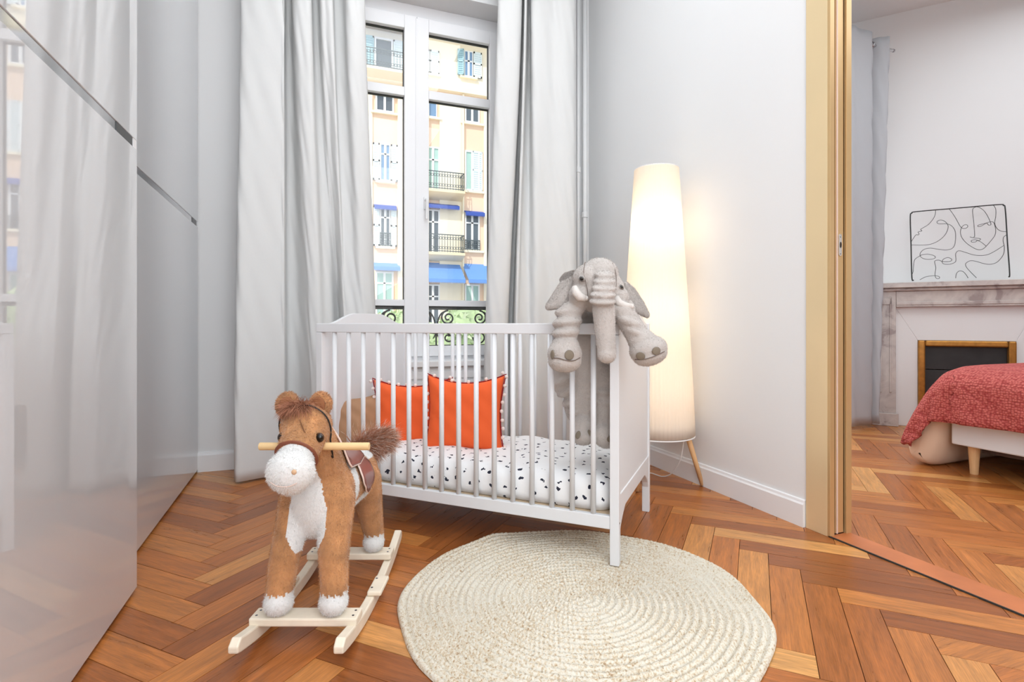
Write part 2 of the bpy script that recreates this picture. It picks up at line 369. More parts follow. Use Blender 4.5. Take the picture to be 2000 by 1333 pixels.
# parquet
L_, w_ = .5, .092
def clip(poly, axis, val, sign):
    out = []
    for i in range(len(poly)):
        a, b = poly[i-1], poly[i]; da = (a[axis]-val)*sign; db = (b[axis]-val)*sign
        if (da >= 0) != (db >= 0):
            t = da/(da-db); out.append((a[0]+(b[0]-a[0])*t, a[1]+(b[1]-a[1])*t))
        if db >= 0: out.append(b)
    return out
def parquet(fl, x0, x1, y0, y1, phx=-.27, keep=None):
    s2 = math.sqrt(.5); av = Vector((s2, s2)); nv = Vector((-s2, s2)); bv = Vector((s2, -s2)); g = .0009; items = []
    full = {}
    for c in range(-8, 14):
        X0 = phx+c*L_*math.sqrt(2)
        if X0 > x1+1 or X0 < x0-2: continue
        for k in range(int((y0-2.5)/(w_*1.41421)), int((y1+2.5)/(w_*1.41421))):
            A = Vector((X0, .045+k*w_*math.sqrt(2)))
            Sp = A+av*L_+nv*w_
            for (o, e, f) in ((A, av, nv), (Sp, bv, av)):
                pc = [o+e*g+f*g, o+e*(L_-g)+f*g, o+e*(L_-g)+f*(w_-g), o+e*g+f*(w_-g)]
                poly = [(p.x, p.y) for p in pc]
                for ax, v, sg in ((0, x0, 1), (0, x1, -1), (1, y0, 1), (1, y1, -1)):
                    poly = clip(poly, ax, v, sg)
                    if len(poly) < 3: break
                if len(poly) < 3: continue
                cen = o+e*L_/2+f*w_/2; ang = math.atan2(e.y, e.x)
                mx = sum(p[0] for p in poly)/len(poly); my = sum(p[1] for p in poly)/len(poly)
                q = proj((mx, my, 0)); vis = 0
                if q and -120 < q[0] < 2120 and 640 < q[1] < 1460: vis = 1/q[2]**2*len(poly)
                if keep and not keep(mx, my): vis = 0
                items.append((vis, cen, ang, poly))
    items.sort(key=lambda t: -t[0])
    rest = MB()
    for i, (vis, cen, ang, poly) in enumerate(items):
        ca, sa = math.cos(-ang), math.sin(-ang)
        loc = [((px_-cen.x)*ca-(py_-cen.y)*sa, (px_-cen.x)*sa+(py_-cen.y)*ca) for px_, py_ in poly]
        z = random.uniform(-.0005, .0)
        if vis > 0 and i < 300:
            fullp = len(poly) == 4 and abs(abs(loc[0][0])-L_/2+g) < 1e-5 and abs(abs(loc[2][0])-L_/2+g) < 1e-5
            key = (fullp,)
            if fullp and key in full: me = full[key]; o = bpy.data.objects.new('plank', me); COL.objects.link(o); o.parent = fl
            else:
                mb = MB().prism(loc, lambda u, v, t: Vector((u, v, t)), -.012, 0)
                o = mb.obj('plank', M['floor'], fl)
                if fullp: full[key] = o.data
            o.location = (cen.x, cen.y, z); o.rotation_euler = (0, 0, ang)
        else:
            rest.prism([(p[0], p[1]) for p in poly], lambda u, v, t: Vector((u, v, t)), -.012+z, z)
    o = rest.obj('plank_rest', M['floor_far'], fl); o['kind'] = 'stuff'
floor = box('floor', XF-.7, XR, YB, YW, -.1, -.006, M['joint'], kind='structure')
parquet(floor, XF-.45, XR, YB, YW)
floor2 = box('floor_bedroom', XR+.1, 6.2, YB, YW, -.1, -.006, M['joint'], kind='structure')
parquet(floor2, XR+.1, 6.2, YB, YW, keep=lambda x, y: .76*x+.645*y < 5.25)
def struct(name, *a, bevel=0): return box(name, *a[:6], a[6], bevel=bevel, kind='structure')
struct('ceiling', XF-.8, XR+.1, YB-.1, YW+.5, ZC, ZC+.1, M['ceil'])
struct('ceiling_bedroom', XR+.1, 6.3, YB-.1, YW+.3, ZC, ZC+.1, M['ceil'])
# window wall with opening
wx0, wx1, wz0, wz1 = .03, 1.296, .56, 2.866
YP = 3.5
def wallY(name, x0, x1, z0, z1):
    return MB().box(x0, x1, YW, YW+.4, z0, z1)
mb = MB()
mb.box(XF-.8, wx0, YW, YW+.4, 0, ZC); mb.box(wx1, 2.35, YW, YW+.4, 0, ZC); mb.box(wx0, wx1, YW, YW+.4, wz1, ZC); mb.box(wx0, wx1, YW, YW+.4, 0, wz0)
mb.box(3.6, 6.3, YW, YW+.4, 0, ZC); mb.box(2.35, 3.6, YW, YW+.4, 2.8, ZC); mb.box(2.35, 3.6, YW, YW+.4, 0, .3)
mb.obj('wall_window_side', M['wall'])['kind'] = 'structure'
struct('wall_left', XF-.8, XF-.7, YB, YW, 0, ZC, M['wall'])
struct('wall_back', XF-.8, 6.3, YB-.1, YB, 0, ZC, M['wall'])
struct('wall_bedroom_far', 6.2, 6.3, YB, YW, 0, ZC, M['wall'])
mb = MB(); mb.box(XR, XR+.1, 1.545, YW, 0, ZC); mb.box(XR, XR+.1, YB, -.3, 0, ZC); mb.box(XR, XR+.1, -.3, 1.545, 2.5, ZC)
mb.obj('wall_right', M['wall'])['kind'] = 'structure'
# baseboards
def bboard(name, pts):
    mb = MB()
    (xa, ya), (xb, yb), (nx, ny) = pts
    prof = [(0, 0), (.016, 0), (.016, .088), (.011, .095), (.009, .104), (0, .106)]
    dx, dy = xb-xa, yb-ya
    mb.prism(prof, lambda u, v, t: Vector((xa+dx*t+nx*u, ya+dy*t+ny*u, v)), 0, 1)
    o = mb.obj(name, M['trim']); o['kind'] = 'structure'
bboard('baseboard_window_side', ((XF, YW), (XR-.016, YW), (0, -1)))
bboard('baseboard_right', ((XR, 1.572), (XR, YW-.0), (-1, 0)))
# door opening: gold metal frame of the pocket door
dr = empty('door_1', (XR, 1.47, 0), 0, kind='structure')
def dbox(name, x0, x1, y0, y1, z0, z1, m, bevel=0, parent=dr):
    return MB().box(x0-XR, x1-XR, y0-1.47, y1-1.47, z0, z1).obj(name, m, parent, bevel=bevel)
dbox('casing', XR-.006, XR+.012, 1.474, 1.567, 0, 2.5, M['goldface'], .001)
dbox('jamb', XR-.006, XR+.016, 1.462, 1.474, 0, 2.5, M['gold'], .001)
dbox('slot', XR+.016, XR+.03, 1.50, 1.54, 0, 2.5, M['slot'])
dp = dbox('sliding_door', XR+.031, XR+.072, 1.470, 1.544, .008, 2.5, M['gold'], .001)
MB().box(.0345, .038, -.0045, .0, .008, 2.5).obj('door_edge_strip', M['piping'], dp)
dbox('slot', XR+.073, XR+.084, 1.492, 1.54, 0, 2.5, M['slot'])
dbox('jamb', XR+.079, XR+.106, 1.462, 1.474, 0, 2.5, M['gold'], .001)
dbox('casing', XR+.092, XR+.106, 1.474, 1.567, 0, 2.5, M['gold'], .001)
zs = H+(HZ-478)/F*2.03
sp = MB()
poly = [(math.cos(t)*.0075, .034+math.sin(t)*.0075) for t in np.linspace(0, PI, 8)]+[(math.cos(t)*.0075, -.034+math.sin(t)*.0075) for t in np.linspace(PI, 2*PI, 8)]
sp.prism(poly, lambda u, v, t: Vector((.052+u, -.001-t, zs+v)), .0, .003)
spo = sp.obj('strike_plate', M['plate'], dp)
sp = MB(); sp.prism([(math.cos(t)*.0045, math.sin(t)*.0115) for t in np.linspace(0, 2*PI, 12, endpoint=False)], lambda u, v, t: Vector((.053+u, -.0045-t, zs+v)), 0, .0004)
for zz in (-.034, .03): sp.prism([(math.cos(t)*.0018, math.sin(t)*.0018) for t in np.linspace(0, 2*PI, 8, endpoint=False)], lambda u, v, t: Vector((.052+u, -.0045-t, zs+zz+v)), 0, .0004)
sp.obj('latch_hole', M['slot'], dp)
th = MB().box(XR-.002, XR+.1, -.3, 1.47, -.01, .004).obj('trim_1', M['threshold']); th['kind'] = 'structure'
MB().box(XR-.006, XR-.002, -.3, 1.47, -.005, .005).obj('metal_edge', M['iron'], th)

# window_1 : tall two-leaf window
win = empty('window_1', (.663, YP, 0), 0, kind='structure')
def wbox(name, x0, x1, y0, y1, z0, z1, m, bevel=0, parent=win): return MB().box(x0-.663, x1-.663, y0-YP, y1-YP, z0, z1).obj(name, m, parent, bevel=bevel)
mb = MB()
def wb(x0, x1, y0, y1, z0, z1): mb.box(x0-.663, x1-.663, y0-YP, y1-YP, z0, z1)
ztop, t1, t0, b1, b0, zb = 2.697, 2.318, 2.262, .952, .912, .652
wb(wx0, wx0+.05, YP, YP+.07, wz0, wz1); wb(wx1-.05, wx1, YP, YP+.07, wz0, wz1); wb(wx0+.05, wx1-.05, YP, YP+.07, 2.785, wz1); wb(wx0+.05, wx1-.05, YP, YP+.07, wz0, .585)
mb.obj('window_frame', M['upvc'], win, bevel=.003)
for sgn in (-1, 1):
    xi = .663+sgn*.002; xg0 = .663+sgn*.079; xg1 = .663+sgn*.497; xo = .663+sgn*.582
    lo = lambda a, b: (min(a, b), max(a, b))
    mb = MB()
    wb(*lo(xi, xg0), YP-.02, YP+.05, .5855, 2.784); wb(*lo(xg1, xo), YP-.02, YP+.05, .5855, 2.784)
    for z0, z1 in ((.5855, zb), (b0, b1), (t0, t1), (ztop, 2.782)): wb(*lo(xg0, xg1), YP-.02, YP+.05, z0, z1)
    sash = mb.obj('sash', M['upvc'], win, bevel=.003)
    for z0, z1 in ((zb, b0), (b1, t0), (t1, ztop)):
        x0, x1 = lo(xg0, xg1)
        mb = MB(); g = .0035
        wb(x0, x0+g, YP+.014, YP+.034, z0, z1); wb(x1-g, x1, YP+.014, YP+.034, z0, z1); wb(x0, x1, YP+.02, YP+.034, z0, z0+g*.6); wb(x0, x1, YP+.012, YP+.034, z1-g*1.4, z1)
        mb.obj('gasket', M['gasket'], sash)
        mb = MB(); wb(x0+g, x1-g, YP+.026, YP+.03, z0, z1); mb.obj('pane', M['glass'], sash)
mb = MB(); wb(.655, .669, YP-.024, YP-.02, .6, 2.77); mb.obj('cover_strip', M['upvc'], win, bevel=.002)
p = onY(826, 400, YP-.03); mb = MB(); mb.box(.045-.0, .068, -.03, -.02, 1.54, 1.62)
mb.tube([(.057, -.03, 1.6), (.057, -.06, 1.6), (.057, -.065, 1.59), (.055, -.065, 1.50), (.056, -.065, 1.47)], .008, 10)
mb.obj('window_handle', M['trim'], win, smooth=False)
sill = MB().box(wx0-.0, wx1, YW-.03, YP-.001, .53, .566).obj('window_sill', M['trim'], bevel=.004); sill.name = 'trim_2'; sill['kind'] = 'structure'
mb = MB(); mb.box(wx0, wx1, YW-.018, YW, .40, .44); mb.box(wx0, wx1, YW-.012, YW, .455, .5)
o = mb.obj('trim_3', M['trim'], bevel=.003); o['kind'] = 'structure'

# ================================================================== OUTSIDE
grd = MB().box(-60, 80, YW+.5, 70, -3.2, -3.0).obj('ground_outside', mat('pale_asphalt', (190, 188, 182), .9, var=.1, vscale=.4)); grd['kind'] = 'structure'
# our own building's outer walls stay a plain shell; balustrade outside the window
bal = empty('balustrade', (.66, YP+.2, .6), 0, 'dark wrought iron balustrade with scrolls outside the nursery window', 'railing')
def bp_(px, py): v = onY(px, py, YP+.2); return (v.x-.66, 0, v.z-.6)
zt = onY(850, 602, YP+.2).z-.6; zb_ = onY(880, 676, YP+.2).z-.6
mb = MB(); mb.box(-.75, .75, -.012, .012, zt-.012, zt+.006); mb.obj('top_rail', M['iron'], bal)
mb = MB(); mb.box(-.75, .75, -.01, .01, zb_-.008, zb_+.008); mb.obj('bottom_rail', M['iron'], bal)
MB().box(-.75, .75, -.03, .03, zb_-.3, zb_-.02).obj('ledge', M['wall'], bal)
def spiral(cx, cz, r0, turns, a0, sg, n=40):
    return [(cx+math.cos(a0+sg*turns*2*PI*i/n)*r0*(1-.8*i/n), 0, cz+math.sin(a0+sg*turns*2*PI*i/n)*r0*(1-.8*i/n)) for i in range(n+1)]
zm = (zt+zb_)/2
for cx in (-.62, -.22, .18, .58):
    for sg in (-1, 1):
        mb = MB(); x = cx+sg*.085
        mb.tube(spiral(x, zt-.068, .052, 1.6, PI/2, sg), .006, 6)
        mb.tube(catmull([(x, 0, zt-.016), (x-sg*.05, 0, zt-.04), (x-sg*.075, 0, zt-.1), (x-sg*.06, 0, zm), (x-sg*.02, 0, zm-.03), (x+sg*.02, 0, zb_+.07)], 6), .0055, 6)
        mb.tube(spiral(x+sg*.0, zb_+.06, .05, 1.4, PI, -sg), .0055, 6)
        mb.obj('scroll', M['iron'], bal)
    mb = MB(); mb.tube([(cx, 0, zb_), (cx, 0, zm+.02)], .006, 6)
    for k in range(6):
        a = k*PI/3; mb.tube([(cx, 0, zb_+.09), (cx+.045*math.cos(a), 0, zb_+.09+.045*math.sin(a))], [.007, .003], 6)
    mb.obj('rosette', M['iron'], bal)
# facade of the building across the street
YFc = 30.
M['cream'] = mat('cream_render', (250, 240, 218), .9, var=.04, vscale=.5)
M['peach'] = mat('peach_render', (246, 216, 190), .9, var=.04, vscale=.5)
M['stone'] = mat('cream_stone', (250, 240, 214), .9)
M['beigeslab'] = mat('beige_balcony_slab', (240, 222, 188), .9)
M['shutter'] = mat('pale_blue_white_shutter', (226, 238, 240), .6)
M['shutterb'] = mat('pale_blue_shutter', (168, 205, 214), .6)
M['farpane'] = mat('dark_window_pane', (92, 104, 114), .15)
M['farpaneb'] = mat('blue_window_pane', (120, 155, 190), .15)
M['farcurtain'] = mat('pale_teal_net_curtain', (175, 208, 200), .8)
M['farframe'] = mat('white_far_window_frame', (244, 246, 246), .6)
M['awnblue'] = mat('royal_blue_awning', (58, 88, 176), .7)
M['awnsky'] = mat('sky_blue_awning', (104, 152, 222), .7)
M['farrail'] = mat('grey_iron_railing', (88, 100, 104), .6)
fb = empty('apartment_building', (6, YFc, -3), 0, 'sunlit peach and cream apartment building with blue awnings across the street', 'building')
OX, OZ = 6, -3
def fpx(px, py): v = onY(px, py, YFc); return v.x-OX, v.z-OZ
def fbox(name, x0, x1, y0, y1, z0, z1, m, parent=fb):   # y towards viewer positive = out
    return MB().box(x0, x1, -y1, -y0, z0, z1).obj(name, m, parent)
# storeys from the right-pane centre column
def zat(px, py): return fpx(px, py)[1]
XL, XRr = -22, 26
zc1 = zat(895, 176); zc0 = zat(895, 84)
fbox('wall', XL, XRr, -6, 0, 0, zc1, M['peach'])
fbox('upper_wall', XL, XRr, -6, .02, zc1+.0, zc0, M['cream'])
fbox('cornice', XL, XRr, -.1, .35, zc1-.25, zc1+.05, M['stone'])
fbox('cornice', XL, XRr, -6, .9, zc0, zc0+.5, M['stone'])
BAY = fpx(775, 300)[0], fpx(791, 300)[0]
def strip(px0, px1, py0, py1, m, out=.06, name='pilaster'):
    x0, _ = fpx(px0, 400); x1, _ = fpx(px1, 400); cx = (px0+px1)/2
    return fbox(name, x0, x1, -.02, out, zat(cx, py1), zat(cx, py0), m)
strip(776, 836, 190, 620, M['cream'], .25)
strip(858, 902, 205, 620, M['cream'], .10)
strip(944, 1010, 205, 620, M['cream'], .12)
strip(700, 727, 185, 620, M['stone'], .1)
x_, _ = fpx(903, 400); mb = MB(); mb.tube([(x_, -.2, 0), (x_, -.2, zc1-.3)], .06, 6); mb.obj('drain_pipe', M['stone'], fb)
def window(x0, x1, z0, z1, pane, mull=True, cross=0, curtains=False):
    w = x1-x0; fr = min(.09, w*.1); f = MB()
    f.box(x0, x0+fr, -.1, 0, z0, z1); f.box(x1-fr, x1, -.1, 0, z0, z1); f.box(x0+fr, x1-fr, -.1, 0, z0, z0+fr); f.box(x0+fr, x1-fr, -.1, 0, z1-fr, z1)
    if mull: f.box((x0+x1)/2-.06, (x0+x1)/2+.06, -.1, 0, z0+fr, z1-fr)
    if cross: zz = z0+(z1-z0)*cross; f.box(x0+fr, x1-fr, -.1, 0, zz-.04, zz+.04)
    o = f.obj('window', M['farframe'], fb)
    if mull:
        for a, b in ((x0+fr, (x0+x1)/2-.06), ((x0+x1)/2+.06, x1-fr)): MB().box(a, b, -.04, 0, z0+fr, z1-fr).obj('pane', pane, o)
    else: MB().box(x0+fr, x1-fr, -.04, 0, z0+fr, z1-fr).obj('pane', pane, o)
    fbox('sill', x0-.25, x1+.25, 0, .18, z0-.12, z0, M['stone'])
    return o
def shutter(x0, x1, z0, z1, m=None, yaw=0):
    f = MB(); w = x1-x0; m = m or M['shutter']; fr = .07
    R_ = Matrix.Translation((x0, -.08, 0)) @ Matrix.Rotation(yaw, 4, 'Z')
    f.box(0, fr, -.05, 0, z0, z1, R_); f.box(w-fr, w, -.05, 0, z0, z1, R_)
    for zz in (z0, (z0+z1)/2, z1-.1): f.box(0, w, -.05, 0, zz, zz+.1, R_)
    n = max(4, int((z1-z0)/.12))
    for i in range(n): zz = z0+(z1-z0)*i/n; f.box(fr, w-fr, -.035, -.01, zz, zz+.07, R_)
    f.box(fr, w-fr, -.01, 0, z0, z1, R_)
    return f.obj('shutter', m, fb)
def railing(x0, x1, z0, z1, out, sides=True):
    f = MB(); f.box(x0, x1, -out-.03, -out, z1-.05, z1); f.box(x0, x1, -out-.03, -out, z0+.05, z0+.09)
    n = int((x1-x0)/.16)+1
    for i in range(n+1): x = x0+(x1-x0)*i/n; f.box(x-.012, x+.012, -out-.025, -out, z0, z1)
    for i in range(n):
        cx = x0+(x1-x0)*(i+.5)/n
        for zz in (z0+.25, z1-.22):
            f.tube([(cx+.07*math.cos(a), -out-.012, zz+.07*math.sin(a)) for a in np.linspace(0, 2*PI, 9)[:-1]], .014, 4, closed=True)
    if sides:
        for x in (x0, x1):
            f.box(x-.02, x+.02, -out, 0, z1-.05, z1); f.box(x-.02, x+.02, -out, 0, z0+.05, z0+.09)
            for k in range(5): f.box(x-.012, x+.012, -out*k/5-.02, -out*k/5, z0, z1)
    return f.obj('railing', M['farrail'], fb)
def balcony(x0, x1, z, out=1.0):
    f = MB(); f.prism([(0, 0), (out, 0), (out, -.14), (out-.15, -.2), (.0, -.42)], lambda u, v, t: Vector((t, -u, z+v)), x0, x1); f.obj('balcony_slab', M['beigeslab'], fb)
    railing(x0+.05, x1-.05, z, z+1.0, out-.08)
def awning(x0, x1, z1, drop, out, m):
    f = MB(); n = 24
    top = [Vector((x0, 0, z1)), Vector((x1, 0, z1))]
    f.prism([(0, 0), (0, -.06), (out, -drop-.04), (out, -drop)], lambda u, v, t: Vector((t, -u, z1+v)), x0, x1)
    for i in range(n):
        a = x0+(x1-x0)*i/n; b = x0+(x1-x0)*(i+1)/n; f.prism([(a, 0), (b, 0), (b, -.16), ((a+b)/2, -.24), (a, -.16)], lambda u, v, t: Vector((u, -out-t, z1-drop+v)), -.01, .02)
    return f.obj('awning', m, fb)
Z = {}
def rowz(px, yt, yb): return zat(px, yb), zat(px, yt)
# columns: name -> (x0,x1)
def col(px0, px1): return fpx(px0, 400)[0], fpx(px1, 400)[0]
# left-pane column
def bayA(dx=0):
    x0, x1 = col(733, 769); x0 += dx; x1 += dx
    z0, z1 = rowz(751, 186, 220); window(x0, x1, z0, z1, M['farpane'])
    z0, z1 = rowz(751, 282, 354); a, b = col(742, 762); window(a+dx, b+dx, z0, z1, M['farpaneb'], True, .72)
    c, d = col(728, 741); shutter(c+dx, d+dx, z0, z1); c, d = col(763, 776); shutter(c+dx, d+dx, z0, z1)
    z0, z1 = rowz(751, 404, 482); window(a+dx, b+dx, z0, z1, M['farpane'], True, .72); railing(a+dx, b+dx, z0, z0+.75, .12, False)
    c, d = col(729, 741); shutter(c+dx, d+dx, z0, z1); c, d = col(763, 774); shutter(c+dx, d+dx, z0, z1)
    c, d = col(730, 773); awning(c+dx, d+dx, z1+.1, .12, .35, M['awnblue'])
    z0, z1 = rowz(751, 531, 586); a, b = col(733, 768); window(a+dx, b+dx, z0-1, z1, M['farcurtain'], True, .75)
    c, d = col(727, 779); awning(c+dx, d+dx, zat(753, 514), .25, .5, M['awnsky'])
bayA()
a, b = col(731, 767); z0, z1 = rowz(749, 76, 136); window(a, b, z0, z1, M['farpane'], False)
c, d = col(711, 730); shutter(c, d, z0, z1, M['shutterb']); c, d = col(768, 790); shutter(c, d, z0, z1)
c, d = col(706, 800); balcony(c, d, zat(760, 150), 1.0); awning(c, d, zat(750, 54), .2, .9, M['awnblue'])
# right-pane columns
def bayB(dx=0, doors=True):
    a, b = col(836, 853); z0, z1 = rowz(846, 200, 230); window(a+dx, b+dx, z0, z1, M['farpaneb'], False); c, d = col(854, 859); 
    a, b = col(820, 857); z0, z1 = rowz(846, 100, 146)
    c = (a+b)/2; shutter(a+dx, c+dx-.02, z0, z1); shutter(c+dx+.02, b+dx, z0, z1); fbox('sill', a+dx-.1, b+dx+.1, .02, .2, z0-.12, z0, M['stone'])
    a, b = col(832, 858)
    for (yt, yb, m) in ((288, 378, M['farcurtain']), (410, 497, M['farpane']), (556, 640, M['farpane'])):
        z0, z1 = rowz(846, yt, yb); window(a+dx, b+dx, z0, z1, m, True, .72)
    c, d = col(822, 896)
    for yb in (378, 497): balcony(c+dx, d+dx+.1, zat(860, yb), 1.0)
    c, d = col(826, 893); awning(c+dx, d+dx, zat(860, 398), .18, .5, M['awnblue'])
    c, d = col(826, 897); awning(c+dx, d+dx, zat(862, 514), 1.0, 1.3, M['awnsky'])
def bayC(dx=0, shut=False):
    a, b = col(907, 936)
    z0, z1 = rowz(921, 204, 241); window(a+dx, b+dx, z0, z1, M['farpane'])
    a2, b2 = col(906, 923); z0, z1 = rowz(915, 101, 151); window(a2+dx, b2+dx, z0, z1, M['farpaneb'], True, .6)
    c, d = col(893, 905); shutter(c+dx, d+dx, z0, z1, M['shutterb'], -.35); c, d = col(924, 940); shutter(c+dx, d+dx, z0, z1)
    z0, z1 = rowz(925, 296, 374); window(a+dx, b+dx, z0, z1, M['farcurtain'], True); c, d = col(922, 942); shutter(c+dx, d+dx, z0, z1, M['shutter'], .1)
    z0, z1 = rowz(925, 416, 490); window(a+dx, b+dx+.0, z0, z1, M['farpane'], True, .72); railing(a+dx, b+dx, z0, z0+.6, .12, False)
    if shut:
        shutter(a+dx-.7, a+dx-.05, z0, z1, M['shutterb']); shutter(b+dx+.05, b+dx+.7, z0, z1, M['shutterb'])
    c, d = col(906, 943); awning(c+dx, d+dx, z1+.1, .15, .4, M['awnblue'])
    z0, z1 = rowz(925, 556, 640); window(a+dx, b+dx, z0, z1, M['farcurtain'], True)
    c, d = col(903, 958); awning(c+dx, d+dx, zat(925, 516), 1.0, 1.3, M['awnsky'])
bayB(); bayC()
pitch = 3.1
for dx in (3.2, 6.2, 9.4): bayC(dx, True)
for dx in (-5.6, -9.4): bayA(dx)
# hedge in front of it
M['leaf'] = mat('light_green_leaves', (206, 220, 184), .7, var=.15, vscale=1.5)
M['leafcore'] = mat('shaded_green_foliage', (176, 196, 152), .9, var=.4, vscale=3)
hg = empty('hedge', (3.2, 12.5, -3), 0, 'light green clipped hedge beyond the iron balustrade', 'hedge')
mb = MB()
for i in range(170):
    mb.ell((random.uniform(-5, 6), random.uniform(-.5, .5), random.uniform(.9, 4.0)), (random.uniform(.5, .8), .5, random.uniform(.35, .55)), 10, 7)
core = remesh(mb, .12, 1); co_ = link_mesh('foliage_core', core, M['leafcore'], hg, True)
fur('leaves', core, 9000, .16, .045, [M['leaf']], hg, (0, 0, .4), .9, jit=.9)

# ================================================================== WARDROBES
def wardrobe(name, label, xf, y0, y1, patch, zl=1.318, zh=1.345):
    r = empty(name, (xf, y1, 0), 0, label, 'wardrobe', 'white gloss wardrobes along the left wall')
    dx = xf
    MB().box(-.55-(xf-XF), -.022, y0-y1, 0, 0.0, 2.9).obj('body', M['trim'], r)
    n = 2 if y1-y0 > 1.5 else 1; w = (y1-y0)/n
    for i in range(n):
        a, b = y0-y1+w*i+.002, y0-y1+w*(i+1)-.002
        MB().box(-.022, 0, a, b, .012, zl).obj('lower_door', M['lacquer'], r, bevel=.0015)
        MB().box(-.022, 0, a, b, zh, 2.88).obj('upper_door', M['lacquer'], r, bevel=.0015)
        MB().box(-.018, -.003, a, b-.03, zl, zh).obj('handle_strip', M['chrome'], r)
        MB().box(-.022, -.001, b-.03, b, zl, zh).obj('strip_end', M['trim'], r)
    a, b = patch
    MB().box(-.004, -.0012, a-y1, b-y1, zl+.001, zh-.001).obj('finger_pull', M['black'], r)
    return r
nw = wardrobe('wardrobe', 'near white gloss wardrobe standing proud, reflecting the window', XN+.004, -1.2, 1.909, (1.737, 1.868)); nw.rotation_euler.z = -.019
wardrobe('wardrobe', 'far white gloss wardrobe set back against the window wall', XF, 1.93, 3.318, (3.17, 3.285))

# ================================================================== CURTAINS
def curtain(name, label, cols_, ztop_, zbot, matc, rows=60, group=None, amp=.0028, ybase=0):
    # cols_: list of (px_top, px_bottom, Y_top, Y_bottom)
    n = 7
    top = catmull([Vector((onY(c[0], 0, c[2]).x, c[2], 0)) for c in cols_], n)
    bot = catmull([Vector((onY(c[1], 0, c[3]).x, c[3], 0)) for c in cols_], n)
    nc = len(top); vs = []; org = Vector((top[nc//2].x, top[nc//2].y, 0))
    for r in range(rows+1):
        t = r/rows; z = ztop_+(zbot-ztop_)*t; e = t*t*(3-2*t)
        for k in range(nc):
            p = top[k].lerp(bot[k], e)
            w1 = amp*math.sin(z*9+k*.35)*math.sin(k*.5+z*2.3)+amp*.7*math.sin(z*23+k*.9)
            vs.append((p.x-org.x+w1*.4, p.y-org.y+w1, z))
    fs = [[r*nc+k, r*nc+k+1, (r+1)*nc+k+1, (r+1)*nc+k] for r in range(rows) for k in range(nc-1)]
    o = pydata(name, vs, fs, matc, None, True); o.location = org
    s = o.modifiers.new('solid', 'SOLIDIFY'); s.thickness = .003
    tag(o, label, 'curtain', group)
    return o
curtain('curtain', 'long pale grey curtain hanging left of the nursery window, pooling on the floor',
        [(474, 458, 3.15, 3.02), (478, 466, 3.11, 2.99), (510, 500, 3.08, 3.02), (549, 545, 3.06, 3.05), (553, 556, 3.07, 3.06), (556, 562, 3.21, 3.17), (567, 585, 3.22, 3.17), (570, 606, 3.08, 3.1), (585, 612, 3.05, 3.07), (602, 628, 3.06, 3.06), (606, 640, 3.2, 3.07), (618, 654, 3.21, 3.1), (622, 662, 3.08, 3.2), (632, 668, 3.06, 3.22), (645, 676, 3.07, 3.1), (649, 682, 3.2, 3.06), (667, 700, 3.2, 3.05), (672, 716, 3.08, 3.06), (690, 730, 3.06, 3.09), (707, 736, 3.08, 3.13), (709, 737, 3.12, 3.17)],
        3.2, .012, M['curtain'])
curtain('curtain', 'pale grey curtain hanging right of the nursery window behind the crib',
        [(975, 944, 3.14, 3.14), (977, 947, 3.08, 3.10), (995, 962, 3.06, 3.07), (1018, 984, 3.07, 3.08), (1021, 987, 3.2, 3.20), (1027, 996, 3.2, 3.22), (1026, 1001, 3.09, 3.1), (1029, 1006, 3.08, 3.07), (1031, 1012, 3.2, 3.07), (1037, 1030, 3.21, 3.09), (1039, 1050, 3.08, 3.06), (1060, 1072, 3.06, 3.08), (1080, 1090, 3.08, 3.06), (1100, 1108, 3.05, 3.07), (1118, 1120, 3.06, 3.07), (1124, 1126, 3.1, 3.1)],
        3.2, .012, M['curtain'])
# pipes in the corner
for (px, Y, r, lab, py) in ((1129, 3.24, .011, 'thin white heating pipe beside the curtain edge', 332), (1142, 3.27, .016, 'thicker white heating pipe in the room corner', 420)):
    p = onY(px, 0, Y); e = empty('heating_pipe', (p.x, Y, 0), 0, lab, 'pipe')
    MB().tube([(0, 0, .11), (0, 0, ZC-.02)], r, 14).obj('pipe', M['pipe'], e, smooth=True)
    z = onY(px, py, Y).z
    MB().tube([(0, 0, z-.02), (0, 0, z-.018), (0, 0, z+.018), (0, 0, z+.02)], [r+.001, r+.006, r+.006, r+.001], 14).obj('collar', M['pipe'], e)
# ================================================================== CRIB
EL = Vector((-.9176, .3975, 0)); EWv = Vector((.396, .918, 0))
CR0 = W((.345, 1.7435)); CR0.z = 0
cl = W(EL); crib_rz = math.atan2(-cl.y, -cl.x)       # local +x points to the right end
CL, CWd = 1.264, .617
crib = empty('crib', CR0, crib_rz, 'white wooden slatted crib standing in the middle of the room', 'crib')
# local frame: x from -CL (left end) to 0 (right end); y from 0 (front) to CWd (back)
ths = .030
for x in (-CL, -ths):
    for y in (0, CWd-.025):
        MB().box(x, x+ths, y, y+.025, .013 if (x > -.1 and y == 0) else 0, .762).obj('leg', M['crib'], crib, bevel=.002)
for y, nm in ((0, 'front'), (CWd-.025, 'back')):
    MB().box(-CL, -ths*0, y, y+.025, .763, .800).obj('top_rail', M['crib'], crib, bevel=.003)
    MB().box(-CL+ths, -ths, y+.002, y+.023, .128, .171).obj('bottom_rail', M['crib'], crib, bevel=.003)
    me = None
    for k in range(16):
        x = -CL+ths/2+(k+1)*(CL-ths)/17
        if me is None:
            o = MB().tube([(0, 0, .168), (0, 0, .765)], .0092, 12).obj('slat', M['crib'], crib, smooth=True); me = o.data
        else:
            o = bpy.data.objects.new('slat', me); COL.objects.link(o); o.parent = crib
        o.location = (x, y+.0125, 0)
